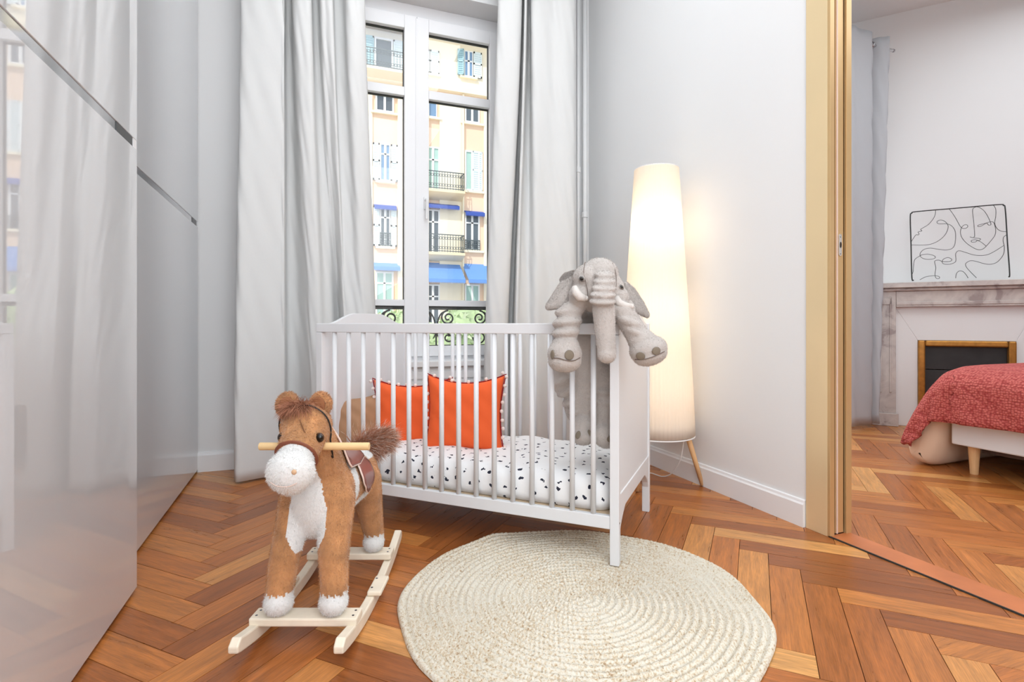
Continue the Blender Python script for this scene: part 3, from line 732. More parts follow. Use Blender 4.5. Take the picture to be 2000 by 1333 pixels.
def hump(s):       # s 0..1 along the width
    t = abs(s-.5)*2
    if t > .95: return 0
    if t < .28: return .047
    u = (t-.28)/.67
    return .047*(.5+.5*math.cos(PI*u))
for x0, x1 in ((-CL+.006, -CL+.024), (-.024, -.006)):
    mb = MB(); n = 40; poly = [(.025, .2)]+[(CWd-.025, .2)]+[(CWd-.025-(CWd-.05)*i/n, .798+hump(i/n)) for i in range(n+1)]
    mb.prism(poly, lambda u, v, t: Vector((t, u, v)), x0, x1); mb.obj('end_panel', M['crib'], crib, bevel=.0015)
    mb = MB(); n = 40; W2 = CWd-.05
    def arch(s):
        t = min(s, 1-s)
        return .105+.075*min(1, max(0, (t)/.16))**.6 if t < .16 else .18
    poly = [(.025+W2*i/n, arch(i/n)) for i in range(n+1)]+[(CWd-.025, .238), (.025, .238)]
    mb.prism(poly, lambda u, v, t: Vector((t, u, v)), x0-.004, x1+.004); mb.obj('end_rail', M['crib'], crib, bevel=.003)
mb = MB()
for z in (.782, .15): mb.tube([(-.0005, .012, z), (.0006, .012, z)], .0035, 10)
mb.obj('bolt', M['black'], crib)
MB().box(-CL+.03, -.03, .03, CWd-.03, .155, .17).obj('base_board', mat('beige_base_board', (214, 190, 160), .7), crib)
# mattress with sheet (own thing)
def pillow_mesh(w, h, th, nx=28, ny=28, pinch=.12, seed=0, sag=0, lump=.08):
    rnd = random.Random(seed); ph = [rnd.uniform(0, 6.28) for _ in range(8)]
    vs = []; idx = {}
    for side in (1, -1):
        for j in range(ny+1):
            for i in range(nx+1):
                u = i/nx*2-1; v = j/ny*2-1
                edge = i in (0, nx) or j in (0, ny)
                if side == -1 and edge: idx[(side, i, j)] = idx[(1, i, j)]; continue
                f = ((1-u**4)*(1-v**4))**.5
                k = 1-pinch*(1-abs(u)**2)*(v*v) ; k2 = 1-pinch*(1-abs(v)**2)*(u*u)
                x = u*w/2*k2; z = v*h/2*k
                y = side*th/2*f*(1+lump*math.sin(3*u+ph[0]+side)*math.sin(2.5*v+ph[1]))
                y += .004*f*math.sin(11*u+ph[2]+4*v)*math.sin(7*v+ph[3])
                if sag and v > .2: z -= sag*(1-u*u)*(v-.2)/.8
                idx[(side, i, j)] = len(vs); vs.append((x, y, z))
    fs = []
    for side in (1, -1):
        for j in range(ny):
            for i in range(nx):
                q = [idx[(side, i, j)], idx[(side, i+1, j)], idx[(side, i+1, j+1)], idx[(side, i, j+1)]]
                fs.append(q if side == 1 else q[::-1])
    return vs, fs
mat_e = Matrix.Rotation(crib_rz, 4, 'Z')
def crib_pt(x, y, z=0): return Vector(CR0)+mat_e @ Vector((x, y, z))
mb = MB(); mw, ml = CWd-.075, CL-.085
nx, ny = 60, 30; vs = []; fs = []
ring = []
prof = [(.0, .0), (-.012, .03), (-.006, .07), (.0, .09), (.018, .107), (.045, .113), (.08, .116)]
# loops from bottom edge up to the top inset, rounded corners
def rr(inset, n=16, R=.05):
    pts = []; x0, x1, y0, y1 = -ml/2+inset, ml/2-inset, -mw/2+inset, mw/2-inset
    def seg(ax, ay, bx, by, k):
        for i in range(k): t = i/k; pts.append((ax+(bx-ax)*t, ay+(by-ay)*t))
    R = max(.01, R-inset*.3)
    for (cx, cy, a0) in ((x1-R, y1-R, 0), (x0+R, y1-R, PI/2), (x0+R, y0+R, PI), (x1-R, y0+R, 3*PI/2)):
        for i in range(6): a = a0+PI/2*i/6; pts.append((cx+R*math.cos(a), cy+R*math.sin(a)))
        nxt = a0+PI/2; 
        k = 26 if a0 in (0, PI) else 12
        ax, ay = cx+R*math.cos(nxt), cy+R*math.sin(nxt)
        if a0 == 0: b_ = (x0+R, y1)
        elif a0 == PI/2: b_ = (x0, y0+R)
        elif a0 == PI: b_ = (x1-R, y0)
        else: b_ = (x1, y1-R)
        seg(ax, ay, b_[0], b_[1], k)
    return pts
loops = prof+[(.12, .118), (.17, .118), (.22, .117)]
for li, (ins, z) in enumerate(loops):
    P_ = rr(ins)
    for (x, y) in P_:
        wv = .0035*math.sin(x*31+z*40)+.004*math.sin(x*17+y*23) if li > 1 else 0
        vs.append((x, y, z+wv+(.003*math.sin(x*60+y*9) if 0 < li < 4 else 0)))
np_ = len(rr(0))
for li in range(len(loops)-1):
    for k in range(np_): fs.append([li*np_+k, li*np_+(k+1) % np_, (li+1)*np_+(k+1) % np_, (li+1)*np_+k])
fs.append([(len(loops)-1)*np_+k for k in range(np_)]); fs.append([k for k in range(np_)][::-1])
mt = pydata('crib_mattress', vs, fs, M['clover'], None, True)
mt.location = crib_pt(-CL/2, CWd/2, .173); mt.rotation_euler = (0, 0, crib_rz)
tag(mt, 'crib mattress in a white sheet printed with small dark clovers', 'mattress')
# cushions
def cushion(name, label, px, py, d, w, h, th, yaw, lean, m, poms=True, seed=1, sag=.02, group=None, tilt=0):
    c = W(C(px, py, d)); e = empty(name, c, -YAW+yaw, label, 'cushion', group)
    vs, fs = pillow_mesh(w, h, th, seed=seed, sag=sag)
    R_ = Matrix.Rotation(-lean, 4, 'X') @ Matrix.Rotation(tilt, 4, 'Y')
    o = pydata('cover', [R_ @ Vector(v) for v in vs], fs, m, e, True)
    s = o.modifiers.new('s', 'SUBSURF'); s.levels = 1; s.render_levels = 1
    if poms:
        me = None; pts = []
        n = 28
        for j in range(n+1):
            for i in (0, n): pts.append((i, j))
            if 0 < j < n:
                pts.append((j, n)); pts.append((j, 0))
        sel = [(i, j) for (i, j) in pts if ((j if i in (0, n) else i) % 3 == 0)]
        line = {}
        mbp = MB()
        for (i, j) in sel:
            v = R_ @ Vector(vs[j*(n+1)+i]); out = (R_ @ Vector(((i/n*2-1) if i in (0, n) else 0, 0, (j/n*2-1) if j in (0, n) else 0)))*.008
            q = v+out+Vector((random.uniform(-.003, .003), -.008, random.uniform(-.003, .003)))
            if me is None: pm = MB().ell((0, 0, 0), .0078, 10, 7).obj('pompom', M['pom'], e, smooth=True); me = pm.data
            else: pm = bpy.data.objects.new('pompom', me); COL.objects.link(pm); pm.parent = e
            pm.location = q
        loop = [vs[j*(n+1)] for j in range(n+1)]+[vs[n*(n+1)+i] for i in range(1, n+1)]+[vs[j*(n+1)+n] for j in range(n-1, -1, -1)]+[vs[i] for i in range(n-1, 0, -1)]
        mbp.tube([R_ @ Vector(v) for v in loop], .0028, 6, closed=True); mbp.obj('trim_cord', M['redtrim'], e, smooth=True)
    return e
cushion('cushion', 'orange cushion with white pompoms, right one, standing in front', 908, 808, 2.28, .345, .335, .13, -.12, .16, M['orange'], seed=3, group='orange pompom cushions in the crib')
cushion('cushion', 'orange cushion with white pompoms, left one, half behind the other', 806, 812, 2.44, .36, .34, .13, .12, .12, M['orange'], seed=5, group='orange pompom cushions in the crib')
e = cushion('cushion', 'tan brown cushion with dark edge in the left corner of the crib', 692, 822, 2.42, .27, .27, .12, .35, .08, M['brownleather'], poms=False, seed=9)
MB().box(-.125, -.085, -.03, .055, -.12, .125).obj('gusset', M['darkbrown'], e, bevel=.01)

# ================================================================== RUG
def rug():
    c = W((.1915, 1.555)); R = .512; nr = 25; step = R/nr; sub = 4; na = 420; vs = [(0, 0, .008)]; fs = []
    rnd = random.Random(4); ph = [rnd.uniform(0, 6.28) for _ in range(6)]
    rows = []
    for i in range(nr):
        for k in range(sub):
            rows.append((i, (k+.0)/sub))
    rows.append((nr-1, .93)); rows.append((nr-1, 1.0))
    for ri, (i, f) in enumerate(rows):
        for a in range(na):
            th = 2*PI*a/na; rr_ = (i+f+th/(2*PI)*0)*step
            if ri == 0: rr_ = .002
            irr = 1+(.011*math.sin(3*th+ph[0])+.008*math.sin(7*th+ph[1])+.006*math.sin(11*th+ph[2]))*(rr_/R)**3
            h = .005+.0085*math.sin(PI*f)**.6 if f < 1 else .001
            nb = max(6, round(2*PI*(i+.6)*step/.013))
            h += .0026*math.sin(th*nb+(PI if f > .4 else 0)+i)*math.sin(PI*min(f+.1, 1))
            h += .0015*math.sin(th*5+i*1.3)
            lift = .01*math.exp(-((th-1.75)/.12)**2)*(rr_/R)**8 + .006*math.exp(-((th-2.5)/.2)**2)*(rr_/R)**8
            vs.append((rr_*irr*math.cos(th), rr_*irr*math.sin(th), max(.001, h)+lift))
    for r in range(len(rows)-1):
        for a in range(na):
            b = (a+1) % na; fs.append([1+r*na+a, 1+r*na+b, 1+(r+1)*na+b, 1+(r+1)*na+a])
    for a in range(na): fs.append([0, 1+a, 1+(a+1) % na])
    o = pydata('rug', vs, fs, M['jute'], None, True); o.location = (c.x, c.y, .0005)
    tag(o, 'round spiral braided jute rug on the parquet under the crib leg', 'rug')
    fur('rug_fibres', o.data, 7000, .006, .0005, [M['jute']], o, (0, 0, 0), 1.2, jit=1.2)
rug()

# ================================================================== FLOOR LAMP
lc = W((.2673*2.7, 2.7)); lamp = empty('floor_lamp', (lc.x, lc.y, 0), 0, 'lit floor lamp with tall white pleated shade on wooden legs, by the right wall', 'lamp')
zt_, zb2 = 1.568, .247; rt, rb = .108, .184
mb = MB(); n = 24
prof = [(rt-.012, zt_-.006), (rt, zt_)]
prof += [(rt+(rb-rt)*(1-(1-i/n)**1.15), zt_-.006-(zt_-zb2-.012)*i/n) for i in range(n+1)]
mb.lathe(prof, 180, mod=lambda k: 1+(.010 if k % 3 == 0 else 0))
sh = mb.obj('lamp_shade', M['shade'], lamp, smooth=True)
sh.modifiers.new('s', 'SOLIDIFY').thickness = .0012
for r, z in ((rt-.002, zt_), (rb-.001, zb2)):
    MB().tube([(r*math.cos(t), r*math.sin(t), z) for t in np.linspace(0, 2*PI, 48, endpoint=False)], .003, 6, closed=True).obj('shade_ring', M['trim'], lamp)
ft = W((.941, 2.654))-Vector((lc.x, lc.y, 0)); a0 = math.atan2(ft.y, ft.x)
for k in range(3):
    a = a0+k*2*PI/3; r = .226 if k == 0 else .2
    if k: a += (.0)
    MB().tube([(.13*math.cos(a), .13*math.sin(a), .31), (r*math.cos(a)*.97, r*math.sin(a)*.97, .004)], [.015, .010], 14).obj('leg', M['beechleg'], lamp, smooth=True)
MB().tube([(0, 0, .29), (0, 0, .31)], .14, 20).obj('base_disc', M['beechleg'], lamp)
MB().tube([(0, 0, .31), (0, 0, 1.2)], .008, 8).obj('stem', M['trim'], lamp)
q0 = W(C(1336, 850, 2.66)); q = [q0, W(C(1334, 872, 2.66)), W(C(1328, 900, 2.68)), W(C(1312, 925, 2.74)), W((.78, 2.80, .006)), W((.74, 2.86, .006)), W((.70, 2.88, .006)), W((.66, 2.95, .006)), W((.70, 3.02, .006)), W((.76, 2.98, .006))]
MB().tube([Vector(v)-Vector((lc.x, lc.y, 0)) for v in catmull(q, 8)], .0028, 6).obj('power_cord', M['cable'], lamp, smooth=True)
for z, en in ((1.28, 2.2), (.85, 2.0), (.5, 1.2)):
    light('lamp_bulb', 'POINT', (lc.x, lc.y, z), en, (1, .95, .89), .04)

# ================================================================== ROCKING HORSE
hs = W((-.519, 1.555)); horse = empty('rocking_horse', (hs.x, hs.y, 0), -YAW, 'tan and white plush rocking horse on pale wooden rockers in front of the crib', 'rocking horse')
def bot(y): return .42*max(0, abs(y)-.03)**2*1.15
for sx in (-1, 1):
    x = sx*.121; mb = MB(); ys = np.linspace(-.30, .33, 30); hh = .035
    poly = [(y, bot(y)) for y in ys]+[(.343, bot(.33)+.012), (.343, bot(.33)+.028)]+[(y, bot(y)+hh) for y in ys[::-1]]+[(-.318, bot(-.3)+.022), (-.318, bot(-.3)+.006)]
    mb.prism(poly, lambda u, v, t: Vector((t, u, v)), x-.012, x+.012); mb.obj('rocker', M['pine'], horse, bevel=.004)
    stp = MB().box(x-.02+sx*.012, x+.02+sx*.012, -.045, .055, .036, .049).obj('foot_rest', M['pine'], horse, bevel=.004)
    mb = MB()
    for yy in (-.02, .035): mb.tube([(x, yy, .049), (x, yy, .0495)], .0035, 8)
    mb.obj('screw', M['screw'], stp)
for y in (-.19, .187):
    b_ = MB().box(-.134, .134, y-.028, y+.028, .047, .068).obj('cross_bar', M['pine'], horse, bevel=.004); mb = MB()
    for sx in (-1, 1):
        for dy in (-.012, .012): mb.tube([(sx*.121, y+dy, .068), (sx*.121, y+dy, .0686)], .0032, 8)
    mb.obj('screw', M['screw'], b_)
hb = MB()
hb.cap((0, -.085, .345), (0, .14, .325), .092, .088)
hb.ell((0, -.118, .33), (.084, .066, .10)); hb.ell((0, .16, .325), (.092, .086, .088))
hb.cap((0, -.095, .39), (-.003, -.145, .49), .074, .060)
hb.ell((-.008, -.17, .537), (.063, .064, .060)); hb.cap((-.006, -.18, .525), (-.001, -.255, .474), .060, .043)
hb.ell((0, -.289, .452), (.056, .045, .051)); hb.ell((0, -.275, .422), (.036, .036, .028))
for sx in (-1, 1):
    hb.cap((sx*.050, -.115, .33), (sx*.062, -.170, .21), .050, .038); hb.cap((sx*.062, -.170, .21), (sx*.069, -.188, .125), .038, .034)
    hb.ell((sx*.069, -.194, .098), (.036, .037, .032))
    hb.cap((sx*.052, .13, .31), (sx*.064, .17, .21), .058, .040); hb.cap((sx*.064, .17, .21), (sx*.074, .187, .12), .040, .031)
    hb.ell((sx*.074, .183, .096), (.033, .036, .03))
hme = remesh(hb, .0042, 7)
def hpaint(c, n):
    x, y, z = c[:, 0], c[:, 1], c[:, 2]; idx = np.zeros(len(c), int)
    jit = .003*np.sin(x*400+z*300)
    idx[(z < .124+jit)] = 1
    idx[(x**2+(y+.292)**2+(z-.450)**2 < .066**2)] = 1
    chest = (y < -.10) & (z > .215) & (z < .46) & (np.abs(x+.004) < .014+.036*np.clip((.47-z)/.15, 0, 1)-.5*np.clip(.265-z, 0, 1))
    idx[chest & (n[:, 1] < .1)] = 1
    idx[(np.abs(x) > .05) & (y > -.075+.18*(z-.35)) & (y < -.032+.18*(z-.35)) & (z > .2) & (z < .42)] = 1
    idx[(z < .30) & (y > -.09) & (y < .09) & (np.abs(x) < .09)] = 1
    idx[(y > .13) & (z > .375)] = 1
    idx[(y > -.125) & (z > .45) & (z < .58) & (np.abs(x) < .03)] = 1
    return idx
paint(hme, hpaint)
hmats = [M['tan'], M['whiteplush']]
hbody = link_mesh('body', hme, hmats, horse, True)
fur('fur', hme, 90000, .0062, .0006, hmats, horse, (0, 0, -1), .9)
for sx in (-1, 1):
    R_ = Matrix.Rotation(sx*-.25, 4, 'Y') @ Matrix.Rotation(-.25, 4, 'X')
    mb = MB(); mb.ell((-.021+sx*.044, -.152, .590), (.029, .014, .033), M=R_); mb.ell((-.018+sx*.038, -.145, .572), (.02, .013, .02)); em = remesh(mb, .003, 3)
    ear = link_mesh('ear', em, M['tan'], horse, True); fur('ear_fur', em, 5000, .006, .0006, [M['tan']], ear, (0, 0, -.2), .8)
    ie = MB(); ie.ell((-.021+sx*.042, -.167, .590), (.018, .006, .022), M=R_); ie.obj('inner_ear', M['innerear'], ear, smooth=True)
    MB().ell((sx*.0465, -.229, .519), (.0095, .0065, .010)).obj('eye', M['eye'], horse, smooth=True)
    MB().ell((sx*.046, -.2275, .519), (.0118, .0055, .0122)).obj('eye_rim', M['eyebrown'], horse, smooth=True)
# stitched seams and nostrils
mb = MB()
MBn = [(.024, -.3285, .462)]
MB().tube(catmull([(.03, -.327, .437), (.012, -.332, .430), (-.012, -.332, .431), (-.03, -.327, .438)], 5), .0009, 5).obj('mouth_seam', M['piping'], horse)
for p in MBn: mb.ell(p, (.006, .004, .006))
mb.obj('nostril', mat('pale_tan_nostril', (214, 176, 140), .9), horse, smooth=True)
MB().tube([(-.139+.02, -.19, .489), (.139+.02, -.19, .489)], .0098, 16).obj('handle', M['beech'], horse, bevel=.002)
def ringpts(cy, cz, rx, rz_, n=40, tilt=0, a0=0, a1=2*PI):
    return [(rx*math.cos(t), cy+tilt*math.sin(t), cz+rz_*math.sin(t)) for t in np.linspace(a0, a1, n)]
from mathutils.bvhtree import BVHTree
bm_ = bmesh.new(); bm_.from_mesh(hme); hb_tree = BVHTree.FromBMesh(bm_); bm_.free()
def ringwrap(c, ax, off, n=48, a0=0, a1=2*PI, R0=.2):
    c = Vector(c); ax = Vector(ax).normalized(); u = Vector((1, 0, 0)); w = ax.cross(u); out = []
    for t in np.linspace(a0, a1, n):
        d = u*math.cos(t)+w*math.sin(t); h = hb_tree.ray_cast(c+d*.105, -d)
        out.append(h[0]+d*off if h[0] is not None else c+d*.06)
    return out
MB().tube(ringwrap((0, -.249, .476), (0, -.85, -.52), .003)[:-1], .0027, 8, closed=True, flat=2.2).obj('nose_band', M['strap'], horse, smooth=True)
MB().tube(ringwrap((0, -.178, .525), (0, -.80, -.22), .005)[:-1], .0022, 6, closed=True).obj('bridle_cord', M['cord'], horse, smooth=True)
MB().tube(catmull([(.0, -.236, .565), (.010, -.243, .548), (.022, -.248, .525), (.034, -.252, .50)], 5), .0012, 5).obj('seam', M['thread'], horse)
# hair
def strands(name, roots, mats, n_seg=5, w=.0011):
    vs = []; fs = []; mi = []
    for pts, mids in roots:
        k = len(pts); b0 = len(vs); side = Vector((random.uniform(-1, 1), random.uniform(-1, 1), random.uniform(-1, 1))).normalized()
        for i, p in enumerate(pts):
            ww = w*(1-i/(k-1))+.0001; vs += [p-side*ww, p+side*ww]
        for i in range(k-1): fs.append([b0+2*i, b0+2*i+1, b0+2*i+3, b0+2*i+2]); mi.append(mids if i < k*.62 else (1 if random.random() < .55 else mids))
    o = pydata(name, vs, fs, mats, horse); o.data.polygons.foreach_set('material_index', mi); o['kind'] = 'stuff'
def hairball(n, root_fn, dir_fn, ln, droop, mats, name):
    R_ = []
    for i in range(n):
        p = root_fn(); d = dir_fn(p).normalized(); L = ln*random.uniform(.6, 1.1); pts = [p.copy()]; q = p.copy(); dd = d.copy()
        for k in range(5):
            dd = (dd+Vector((random.gauss(0, .12), random.gauss(0, .12), random.gauss(0, .1)-droop))).normalized(); q = q+dd*L/5; pts.append(q.copy())
        R_.append((pts, 0))
    strands(name, R_, mats)
def rootF():
    a = random.uniform(0, 2*PI); r = random.random()**.5
    return Vector((-.020+.026*r*math.cos(a), -.172+.030*r*math.sin(a), .590-.010*r))
hairball(2600, rootF, lambda p: Vector(((p.x+.02)*16+random.gauss(0, .35), -.7+random.gauss(0, .3), .55+random.gauss(0, .3))), .05, .30, [M['mane'], M['mane']], 'forelock')
tb = Vector((.0, .225, .378)); tip = Vector((.075, .26, .410))
def rootT():
    t = random.random(); p = tb.lerp(tip, t); v = Vector((random.gauss(0, 1), random.gauss(0, 1), random.gauss(0, 1))).normalized()*.016
    return p+v
hairball(9000, rootT, lambda p: (p-(tb*.55+tip*.45))*14+Vector((1.1, .2, .35))+Vector((random.gauss(0, .5), random.gauss(0, .5), random.gauss(0, .55))), .075, .10, [M['mane'], M['manelight']], 'tail')
# saddle
def body_r(y, z, sgn=1): return 0
def wrap(ang, y, off):   # point on body: angle from top (0) to side, hits
    o = Vector((math.sin(ang)*.4, y, .325+math.cos(ang)*.4)); c = Vector((0, y, .325))
    h = hb_tree.ray_cast(o, (c-o).normalized())
    if h[0] is None: return c+(o-c).normalized()*.1
    return h[0]+(o-c).normalized()*off
def patch(name, a_fn, nu, nv, off, m, parent, pipe=None):
    vs = []; fs = []
    for i in range(nu+1):
        for j in range(nv+1): a, y = a_fn(i/nu, j/nv); vs.append(wrap(a, y, off))
    for i in range(nu):
        for j in range(nv): fs.append([i*(nv+1)+j, (i+1)*(nv+1)+j, (i+1)*(nv+1)+j+1, i*(nv+1)+j+1])
    o = pydata(name, vs, fs, m, parent, True); s = o.modifiers.new('s', 'SOLIDIFY'); s.thickness = .006; s.offset = 0
    if pipe:
        loop = [vs[i*(nv+1)] for i in range(nu+1)]+[vs[nu*(nv+1)+j] for j in range(1, nv+1)]+[vs[i*(nv+1)+nv] for i in range(nu-1, -1, -1)]+[vs[j] for j in range(nv-1, 0, -1)]
        MB().tube(loop, .0028, 6, closed=True).obj('piping', pipe, o, smooth=True)
    return o
sd = patch('saddle', lambda u, v: ((u*2-1)*(.85-.15*abs(v-.5)), .0+(v-.5)*(.15+.05*(1-abs(u*2-1)**2))), 20, 14, .012, M['saddle'], horse, M['piping'])
for sx in (-1, 1):
    patch('saddle_flap', lambda u, v: (sx*(.80+u*1.05), .03+.02*u+(v-.5)*(.115*(math.sin(PI*(.22+.78*u))**.7 if u < 1 else .0)+.002)), 16, 8, .010, M['saddle'], horse, M['piping'])

# ================================================================== ELEPHANT
eo = C(1150, 720, 1.92); eo_w = W(eo); EPH = empty('plush_elephant', (eo_w.x, eo_w.y, .30), -YAW, 'grey plush elephant with white tusks hanging over the front rail of the crib', 'plush toy')
def E(px, py, d): v = C(px, py, d); return Vector((v.x-eo.x, v.y-eo.y, v.z-.30))
eb = MB()
eb.ell(E(1168, 568, 1.77), (.088, .080, .074)); eb.ell(E(1171, 536, 1.765), (.062, .064, .054)); eb.ell(E(1147, 545, 1.755), (.048, .058, .048)); eb.ell(E(1133, 580, 1.745), (.038, .046, .044)); eb.ell(E(1208, 583, 1.745), (.034, .044, .040))
# trunk
Rt = Matrix.Rotation(.25, 4, 'X')
for (px, py, d, rx, rz_) in ((1181, 537, 1.69, .032, .0115), (1181, 550, 1.678, .036, .012), (1180, 563, 1.668, .039, .012), (1178, 576, 1.66, .041, .012), (1177, 589, 1.658, .042, .012)):
    eb.ell(E(px, py, d), (rx, .034, rz_), M=Rt)
eb.cap(E(1180, 548, 1.70), E(1178, 590, 1.675), .026, .032)
eb.cap(E(1179, 603, 1.678), E(1182, 650, 1.672), .036, .032); eb.cap(E(1182, 650, 1.672), E(1185, 688, 1.665), .032, .029); eb.ell(E(1185, 694, 1.66), (.029, .028, .026))
# shoulders and torso
eb.cap(E(1120, 628, 1.90), E(1200, 632, 1.86), .055, .050); eb.ell(E(1160, 650, 1.90), (.09, .07, .08)); eb.cap(E(1155, 680, 1.93), E(1152, 790, 1.97), .080, .095)
# left arm over the rail
eb.cap(E(1122, 612, 1.88), E(1116, 603, 1.80), .045, .042)
Rl = Matrix.Rotation(-.12, 4, 'Y')
for (px, py, d, r, rz_) in ((1113, 609, 1.755, .050, .022), (1108, 630, 1.742, .049, .0205), (1105, 650, 1.735, .046, .0195)):
    eb.ell(E(px, py, d), (r, .044, rz_), M=Rl)
eb.cap(E(1114, 612, 1.75), E(1106, 655, 1.74), .038, .037); eb.ell(E(1103, 692, 1.725), (.056, .050, .050)); eb.ell(E(1103, 706, 1.722), (.054, .050, .036)); eb.ell(E(1104, 676, 1.73), (.046, .044, .035))
# right arm over the corner
eb.cap(E(1205, 612, 1.84), E(1216, 606, 1.76), .044, .042)
Ra = Matrix.Rotation(.42, 4, 'Y')
for (px, py, d, r, rz_) in ((1217, 610, 1.718, .048, .021), (1230, 631, 1.70, .049, .0205), (1242, 651, 1.695, .047, .0195)):
    eb.ell(E(px, py, d), (r, .042, rz_), M=Ra)
eb.cap(E(1218, 612, 1.71), E(1244, 655, 1.695), .036, .036); eb.ell(E(1266, 683, 1.68), (.060, .050, .044), M=Matrix.Rotation(-.25, 4, 'Y')); eb.ell(E(1270, 694, 1.678), (.054, .048, .032), M=Matrix.Rotation(-.3, 4, 'Y')); eb.ell(E(1254, 666, 1.69), (.045, .042, .038))
# legs inside the crib
eb.cap(E(1116, 700, 1.95), E(1104, 745, 1.95), .058, .052)
for (px, py, r) in ((1100, 742, .050), (1108, 762, .047), (1118, 782, .045), (1128, 800, .043)): eb.ell(E(px, py, 1.935), (r*.9, .046, .0195), M=Matrix.Rotation(-.5, 4, 'Y'))
eb.cap(E(1102, 740, 1.94), E(1132, 812, 1.93), .028, .028); eb.ell(E(1140, 835, 1.90), (.040, .046, .048)); eb.ell(E(1139, 852, 1.885), (.042, .044, .032))
eb.cap(E(1188, 730, 1.90), E(1192, 775, 1.885), .056, .050)
for (px, py, r) in ((1190, 765, .055), (1190, 785, .053), (1188, 805, .05)): eb.ell(E(px, py, 1.875), (r*.9, .046, .021))
eb.cap(E(1190, 770, 1.88), E(1186, 830, 1.87), .044, .040); eb.ell(E(1184, 850, 1.85), (.046, .044, .046))
eme = remesh(eb, .0038, 3)
ebody = link_mesh('body', eme, [M['grey']], EPH, True)
fur('fur', eme, 80000, .0046, .0006, [M['grey']], EPH, (0, 0, -1), .8)
def flap(pts, d0, d1, name, thick=.014):
    # outline in room space, bulged, remeshed
    mb = MB(); P_ = [E(px, py, d) for px, py, d in pts]
    cen = sum(P_, Vector())/len(P_)
    for k in range(len(P_)):
        for t in np.linspace(0, 1, 9):
            e_ = P_[k].lerp(P_[(k+1) % len(P_)], t)
            for s_ in np.linspace(0, 1, 7): mb.ell(cen.lerp(e_, s_)+Vector((0, -.010*(1-s_*s_), 0)), thick*(.75+.25*s_), 8, 6)
    me = remesh(mb, .0045, 5); o = link_mesh(name, me, [M['grey']], EPH, True)
    fur('ear_fur', me, 12000, .0046, .0006, [M['grey']], o, (0, 0, -1), .8)
flap([(1122, 545, 1.79), (1099, 556, 1.80), (1087, 576, 1.79), (1072, 599, 1.77), (1095, 596, 1.76), (1114, 586, 1.77), (1122, 566, 1.78)], 0, 0, 'ear', .013)
flap([(1122, 532, 1.80), (1104, 537, 1.82), (1096, 547, 1.81), (1118, 545, 1.80)], 0, 0, 'ear_fold', .007)
flap([(1222, 556, 1.78), (1236, 568, 1.80), (1252, 592, 1.79), (1264, 616, 1.77), (1248, 608, 1.76), (1226, 596, 1.77)], 0, 0, 'ear', .010)
mb = MB(); mb.tube([E(*q) for q in ((1122, 560, 1.70), (1125, 572, 1.693), (1133, 581, 1.690), (1144, 584, 1.69))], [.008, .014, .014, .009], 12); mb.ell(E(1145, 583, 1.69), .008)
mb.obj('tusk', M['greywhite'], EPH, smooth=True)
mb = MB(); mb.tube([E(*q) for q in ((1202, 583, 1.705), (1210, 593, 1.695), (1222, 598, 1.69), (1233, 599, 1.69))], [.013, .0125, .011, .009], 12); mb.ell(E(1233, 599, 1.69), .009)
mb.obj('tusk', M['greywhite'], EPH, smooth=True)
tr = BVHTree.FromPolygons([v.co.copy() for v in eme.vertices], [tuple(p.vertices) for p in eme.polygons])
def surf(px, py, off=0.):
    o = E(px, py, 1.0); d = (E(px, py, 2.0)-o).normalized(); h = tr.ray_cast(o, d)
    return (h[0]-d*off, h[1], d) if h[0] is not None else (E(px, py, 1.7), -d, d)
def disc(name, px, py, rx, rz_, m, th_=.004, off=.0035, parent=EPH):
    p, n, d = surf(px, py, off); n = n.normalized(); q = n.to_track_quat('Z', 'Y').to_matrix().to_4x4()
    mb = MB(); mb.ell(p, (rx, rz_, th_), 14, 8, M=q.to_3x3()); return mb.obj(name, m, parent, smooth=True)
for px, py in ((1136, 545), (1214, 561)):
    disc('eyelid', px, py, .0125, .011, M['grey'], .004, .003)
    disc('eye', px, py, .0098, .0098, M['eyegrey'], .005, .006); disc('pupil', px, py, .0062, .0062, M['eye'], .004, .0095)
for px, py, a, b_ in ((1112, 694, .015, .016), (1079, 693, .009, .015), (1251, 696, .014, .013), (1282, 686, .014, .013), (1129, 850, .010, .014), (1192, 858, .012, .012), (1152, 846, .007, .012)):
    disc('toenail', px, py, a, b_, M['nail'], .0025, .004)

M['seamgrey'] = mat('dark_grey_seam', (120, 106, 98), .95)
for pts in (((1078, 700), (1090, 700), (1105, 704), (1120, 705), (1133, 699)), ((1240, 703), (1254, 703), (1268, 700), (1284, 694), (1298, 687))):
    MB().tube(catmull([surf(px, py, .003)[0] for px, py in pts], 5), .0016, 5).obj('paw_seam', M['seamgrey'], EPH)
for pts in (((1143, 512), (1140, 530), (1143, 548), (1147, 566), (1148, 585)), ((1196, 514), (1202, 530), (1204, 548), (1203, 566))):
    MB().tube(catmull([surf(px, py, .0025)[0] for px, py in pts], 5), .0011, 5).obj('face_seam', M['seamgrey'], EPH)

